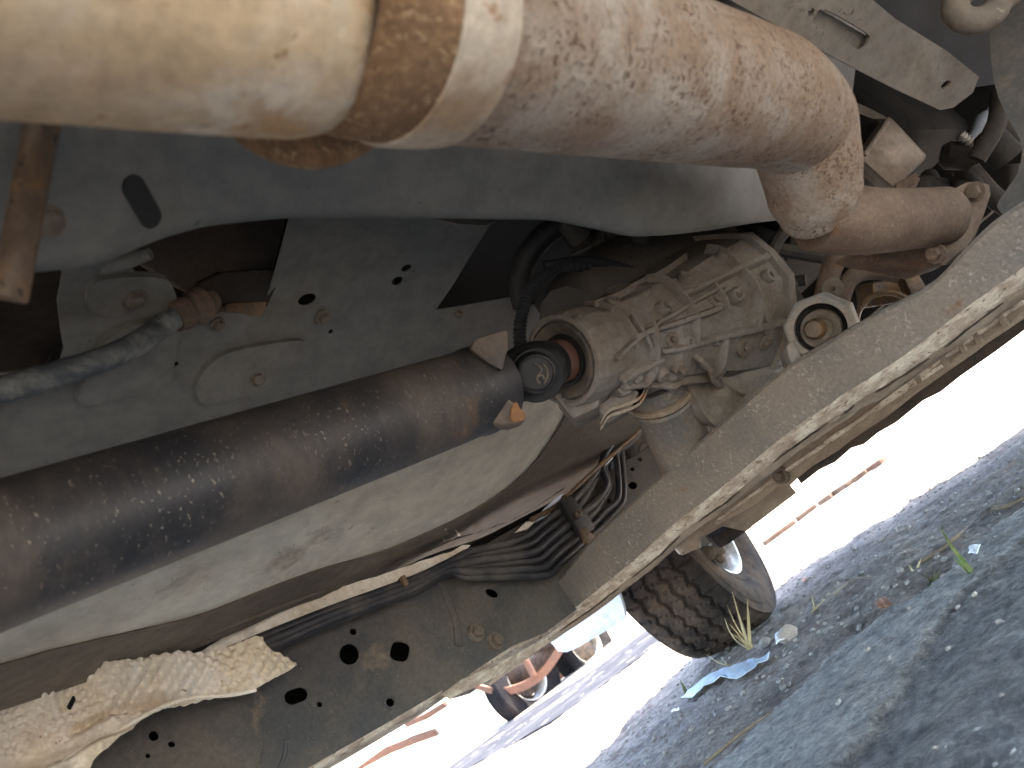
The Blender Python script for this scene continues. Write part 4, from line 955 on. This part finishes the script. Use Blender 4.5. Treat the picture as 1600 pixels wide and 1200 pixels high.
# ================================================================== FRONT WHEEL
def wheel_axes(yaw): return Vector((-sin(yaw), cos(yaw), 0))
def tri(t): t %= 1; return abs(t * 2 - 1) * 2 - 1
def make_wheel(root, c, yaw, R, wid, rr, detail=True, m_t='tyre_rubber'):
    a = wheel_axes(yaw); f_ = Vector((a.y, -a.x, 0)); hw = wid / 2       # a points outboard (+Y)
    na = 420 if detail else 64
    def ringp(th, off, r): return c + a * off + (f_ * cos(th) + zz * sin(th)) * r
    side_ = [(-hw * .80, rr), (-hw * .86, rr + .004), (-hw * .90, rr + .012), (-hw * .95, rr + (R - rr) * .18), (-hw * .965, rr + (R - rr) * .20), (-hw * .965, rr + (R - rr) * .23), (-hw * .955, rr + (R - rr) * .25), (-hw * .98, rr + (R - rr) * .30), (-hw * 1.02, rr + (R - rr) * .45), (-hw * 1.02, rr + (R - rr) * .60), (-hw * 1.0, rr + (R - rr) * .72), (-hw * .985, rr + (R - rr) * .735),
             (-hw * 1.0, rr + (R - rr) * .745), (-hw * 1.012, rr + (R - rr) * .76), (-hw * 1.0, rr + (R - rr) * .775), (-hw * .99, rr + (R - rr) * .85), (-hw * .97, rr + (R - rr) * .92)]
    nt_ = 64 if detail else 22
    tread = []
    for j in range(nt_ + 1):
        s = -1 + 2 * j / nt_; o_ = s * hw * .93
        tread.append((o_, R - .010 * abs(s) ** 7, s))
    prof = [(o_, r, None) for o_, r in side_] + tread + [(-o_, r, None) for o_, r in reversed(side_)]
    rows = []
    for k in range(na):
        th = 2 * pi * k / na; row = []
        for o_, r, s in prof:
            if s is not None:
                d = 0
                for g0 in (-.62, -.2, .2, .62) if detail else (-.5, 0, .5):
                    zg = g0 + (.055 * tri(th * 44 / (2 * pi)) if detail else 0)
                    if abs(s - zg) < (.045 if detail else .06): d = .008
                if detail and d == 0:
                    ph = (th * 66 / (2 * pi) + s * 1.2) % 1
                    if ph < .12 and abs(s) < .62: d = .0035
                    ph2 = (th * 44 / (2 * pi) + .25 + s * .4) % 1
                    if ph2 < .13 and abs(s) > .66: d = .0055
                r -= d
            elif detail and abs(o_) < hw * .96 and r > rr + (R - rr) * .78:
                if (th * 44 / (2 * pi) + .6) % 1 < .13: r -= .004
            row.append(ringp(th, o_, r))
        rows.append(row)
    ty = MB().grid(rows, close_v=True).build('tyre', m_t, root, 24 if detail else 40)
    rp = [(-hw * .80, rr + .010), (-hw * .84, rr + .012), (-hw * .86, rr + .006), (-hw * .84, rr - .002), (-hw * .70, rr - .010), (-hw * .55, rr - .016), (-hw * .1, rr - .022), (hw * .35, rr - .026)]
    MB().lathe(c, a, rp, 64, ref=f_).build('rim', 'rim_silver', root, 50)
    # disc with vent holes at the outboard side
    ms = MB(); nh = 8
    outer = [(cos(2 * pi * k / 64) * (rr - .024), sin(2 * pi * k / 64) * (rr - .024)) for k in range(64)]
    hs_ = [ellipse(cos(2 * pi * (k + .5) / nh) * rr * .70, sin(2 * pi * (k + .5) / nh) * rr * .70, rr * .13, rr * .17, 2 * pi * (k + .5) / nh, 14) for k in range(nh)]
    sheet_mesh(outer, lambda u, v: c + a * (hw * .35) + f_ * u + zz * v, hs_, rr * .16, .004).build('wheel_disc', 'drum_dark', root, 40, recalc=False)
    MB().lathe(c, a, [(-hw * .45, .001), (-hw * .45, rr * .42), (-hw * .25, rr * .74), (hw * .25, rr * .78), (hw * .3, .3 * rr)], 40, ref=f_).build('brake_drum', 'drum_dark', root)
    return a
wr = thing('front_wheel', 'dusty treaded front tyre of the vehicle standing on gravel', 'wheel', (1.49, 1.325, 0))
WC = Vector((1.515, 1.325, .303))
wa = make_wheel(wr, WC, radians(24), .303, .205, .178)
for k, (x, y, r) in enumerate([(1108, 864, .020), (1122, 858, .016), (1126, 872, .011)]):
    p = at_d(x, y, 1.70); MB().lathe(p, (CP - p), [(-.03, r * .7), (-.004, r), (.006, r * .8), (.008, .0001)], 16).build('ball_joint', 'gear_bolt', wr)
slab([(1070, 860), (1100, 868), (1120, 884), (1090, 890)], 1.72, (.03, .05, .0), 'brake_plate', 'drum_dark', wr, .004)

# white mud flap behind the wheel
mf = [(790, 890), (960, 780), (1000, 860), (968, 925), (975, 945), (977, 962), (970, 974), (950, 984), (900, 1013), (885, 1019), (872, 1018), (866, 1010), (858, 1000), (851, 990)]
fl = sheet('mud_flap', 'white_flap', None, mf, lambda u, v: at_x(u, v, 1.10), (), 12, .006, lambda p, u, v: p + Vector((.006 * noise.noise(Vector((u * .02, v * .03, 3))), 0, 0)))
tag(fl, 'white translucent mud flap hanging behind the front tyre', 'mud flap')

# ================================================================== PARKED TRUCK beyond the dark strip
pt = thing('parked_truck', 'parked truck seen low beyond the rail with orange leaf spring and dark tyres', 'truck', (4.2, 5.9, .1))
c1, c2 = at_d(815, 1062, 6.9), at_d(907, 1010, 7.6)
def wheel_sub(c, yaw, R, wid, rr):
    hub = bpy.data.objects.new('wheel', None); COL.objects.link(hub); hub.parent = pt; hub.matrix_parent_inverse = Matrix.Translation(pt.location).inverted(); hub.location = (0, 0, 0)
    class Rt: pass
    before = set(bpy.data.objects)
    make_wheel(hub, c, yaw, R, wid, rr, False, 'tyre_far')
    for o_ in set(bpy.data.objects) - before: o_.matrix_parent_inverse = Matrix.Identity(4)
wheel_sub(c1, radians(6), .38, .20, .21); wheel_sub(c2, radians(6), .36, .20, .20)
def tslab(px, t, ext, nm, m, bev=.01): return MB().prism([at_d(*p, t) for p in px], ext).build(nm, m, pt, bevel=bev)
spx = smooth2([(735, 1066), (760, 1073), (790, 1074), (820, 1064), (845, 1045), (865, 1018), (880, 990)], 4)
P = [at_d(x, y, 6.62) for x, y in spx]; th = (ray(800, 1070) - ray(790, 1056)).normalized() * .075
MB().grid([[p for p in P], [p + Vector((.05, .05, 0)) for p in P], [p + Vector((.05, .05, 0)) + th for p in P], [p + th for p in P]], close_v=True).build('leaf_spring', 'leaf_rust', pt, 30)
P = [p + th * 1.1 + Vector((.01, .0, 0)) for p in P[4:-6]]
MB().tube([at_d(820, 1030, 6.6), at_d(828, 1044, 6.6), at_d(834, 1056, 6.6)], .03, 10, True).build('spring_clamp', 'leaf_rust', pt)
MB().tube([at_d(770, 1045, 6.9), at_d(808, 1042, 6.9), at_d(870, 1000, 7.2)], [.12, .15, .12], 14, True, 3).build('axle', 'drum_dark', pt)
tslab([(700, 1095), (760, 1045), (860, 985), (960, 900), (1000, 930), (880, 1000), (790, 1045), (735, 1085)], 6.9, (.3, .5, .1), 'chassis', 'drum_dark')
tslab([(586, 1178), (600, 1168), (640, 1152), (676, 1140), (684, 1150), (650, 1162), (610, 1178), (560, 1205), (545, 1208)], 7.2, (.1, .1, 0), 'bumper_beam', 'leaf_rust')
tslab([(630, 1130), (660, 1116), (692, 1097), (696, 1106), (668, 1124), (634, 1138)], 7.2, (.1, .1, 0), 'underrun_bar', 'leaf_rust')
tslab([(862, 1045), (888, 1036), (905, 1046), (896, 1056), (878, 1066), (872, 1052)], 7.7, (.05, .05, 0), 'stabiliser', 'leaf_rust')

# ================================================================== WEEDS AND LITTER
def blade(mb_, base, tip, w, bend, n=7):
    base, tip = Vector(base), Vector(tip); d_ = tip - base; sd_ = d_.cross(Vector((random.uniform(-1, 1), random.uniform(-1, 1), .3))).normalized(); L_ = d_.length
    bn = sd_.cross(d_).normalized() * bend * L_; rows = []
    for i in range(n):
        t = i / (n - 1); p = base + d_ * t + bn * sin(pi * t); ww = w * (1 - t ** 1.5) + .0003
        rows.append([p - sd_ * ww, p + bn.normalized() * ww * .4 if bend else p, p + sd_ * ww])
    mb_.grid(rows)
def tuft(name, label, px, tips, m, w=.002, cat='grass tuft', grp=None):
    b0 = at_z(*px, 0); b0.z = hgt(b0.x, b0.y); root = thing(name, label, cat, b0, grp); t0 = (b0 - CP).dot(wv)
    for tx, ty in tips:
        mb_ = MB(); bb = b0 + Vector((random.uniform(-.006, .006), random.uniform(-.006, .006), -.002))
        blade(mb_, bb, at_d(tx, ty, t0 + random.uniform(-.03, .03)), w * random.uniform(.7, 1.2), random.uniform(-.18, .18)); mb_.build('blade', m, root, 60)
tuft('dry_grass_tuft', 'dry straw coloured grass tuft in front of the tyre', (1172, 1015), [(1144, 925), (1136, 945), (1168, 936), (1170, 954), (1132, 965), (1150, 950), (1140, 975), (1160, 985), (1146, 990), (1135, 985), (1155, 960)], 'straw', .0028)
tuft('green_grass_blade', 'single tall green grass blade on the road edge', (1523, 902), [(1470, 825), (1490, 872), (1505, 880)], 'green_blade', .0042, 'grass')
tuft('dead_grass_tuft', 'small dead grass sprig left of the green blade', (1432, 895), [(1416, 876), (1440, 872), (1425, 880), (1438, 884)], 'straw', .0018)
tuft('small_weed', 'low green weed beside the dead grass sprig', (1452, 910), [(1442, 895), (1460, 893), (1470, 888), (1448, 900), (1482, 900)], 'weed_green', .0018, 'weed')
tuft('withered_weed', 'flattened withered weed below the front tyre', (1140, 1042), [(1104, 1022), (1120, 1036), (1160, 1030), (1150, 1036), (1128, 1030)], 'straw', .0022, 'weed')
tuft('kerbside_weed', 'small green weed at the sunlit edge below the tyre', (1072, 1078), [(1062, 1060), (1078, 1064), (1084, 1068), (1066, 1068)], 'weed_green', .0025, 'weed')
tuft('thin_straw', 'thin dry straw stems standing right of the tyre', (1272, 960), [(1268, 930), (1290, 935), (1330, 905)], 'straw', .0012)
def scrap(name, label, cat, px, m, h=.012, step=7, th=.0015, wob=.006):
    def sf(u, v): p = at_z(u, v, h); return p
    o_ = sheet(name, m, None, px, sf, (), step, th, lambda p, u, v: Vector((p.x, p.y, h + hgt(p.x, p.y) + wob * noise.noise(Vector((u * .06, v * .09, 4))))))
    tag(o_, label, cat); return o_
scrap('plastic_strip', 'long pale blue plastic strip lying on the gravel', 'litter', [(1060, 1085), (1080, 1072), (1120, 1050), (1150, 1040), (1185, 1028), (1205, 1022), (1200, 1032), (1180, 1042), (1150, 1060), (1130, 1062), (1110, 1070), (1080, 1088)], 'plastic_scrap')
scrap('paper_scrap', 'white paper scrap next to the tan stone', 'litter', [(1214, 995), (1224, 988), (1230, 994), (1226, 1006), (1216, 1010)], 'paper_white', .01, 4)
scrap('white_chip', 'small white scrap on the ground near the frame edge', 'litter', [(1050, 1112), (1062, 1108), (1064, 1113), (1052, 1117)], 'paper_white', .008, 3)
scrap('clear_plastic', 'crumpled clear plastic scrap beside the green blade', 'litter', [(1520, 862), (1532, 856), (1540, 860), (1530, 870), (1518, 870)], 'paper_white', .008, 3)
scrap('dry_leaf', 'curled orange brown dry leaf on the dark soil', 'leaf', [(1370, 945), (1378, 938), (1388, 936), (1392, 943), (1384, 950), (1374, 952)], 'dry_leaf', .006, 3, .001, .004)
scrap('brown_chip', 'flat brown leaf fragment on gravel near the tyre', 'leaf', [(1250, 906), (1256, 900), (1262, 901), (1256, 908)], 'dry_leaf', .006, 3, .001, .004)
def stone(name, label, px, r, m):
    p = at_z(*px, 0); mb_ = MB(); z0 = hgt(p.x, p.y); rows = []
    for i in range(1, 8):
        a = pi * i / 8; rows.append([p + Vector((cos(2 * pi * k / 12) * sin(a), .8 * sin(2 * pi * k / 12) * sin(a), -.75 * cos(a))) * r * (1 + .35 * noise.noise(Vector((cos(2 * pi * k / 12) * sin(a) * 1.3 + px[0], sin(2 * pi * k / 12) * sin(a) * 1.3, cos(a) * 1.3)))) + zz * (z0 + r * .45) for k in range(12)])
    mb_.grid(rows, close_u=True); k = len(mb_.v); mb_.f.append(tuple(range(k - 12, k)))
    tag(mb_.build(name, m, None, 30), label, 'stone')
stone('tan_stone', 'tan angular stone beside the white paper scrap', (1238, 1002), .022, 'stone_tan')
stone('dark_stone', 'dark small stone above the pale plastic strip', (1200, 1012), .014, 'stone_grey')
stone('grey_stone', 'small grey stone beside the dead grass sprig', (1414, 900), .007, 'stone_grey')
def twig(label, px, r):
    P = []
    for x, y in px: q = at_z(x, y, .006); q.z = hgt(q.x, q.y) + .004; P.append(q)
    tag(MB().tube(P, [r] * (len(P) - 1) + [r * .5], 8, True, 4).build('twig', 'twig', None, 60), label, 'twig')
twig('dry twig running from the dead sprig to upper right', [(1440, 880), (1470, 860), (1492, 845), (1508, 822)], .0035)
twig('thick dry twig near the right picture edge', [(1552, 793), (1575, 788), (1610, 770)], .004)
twig('thin straw twig lying across the shaded gravel', [(1100, 1195), (1160, 1150), (1210, 1118)], .0022)
twig('short pale twig lying behind the dry tuft', [(1318, 902), (1345, 903), (1362, 901)], .0018)
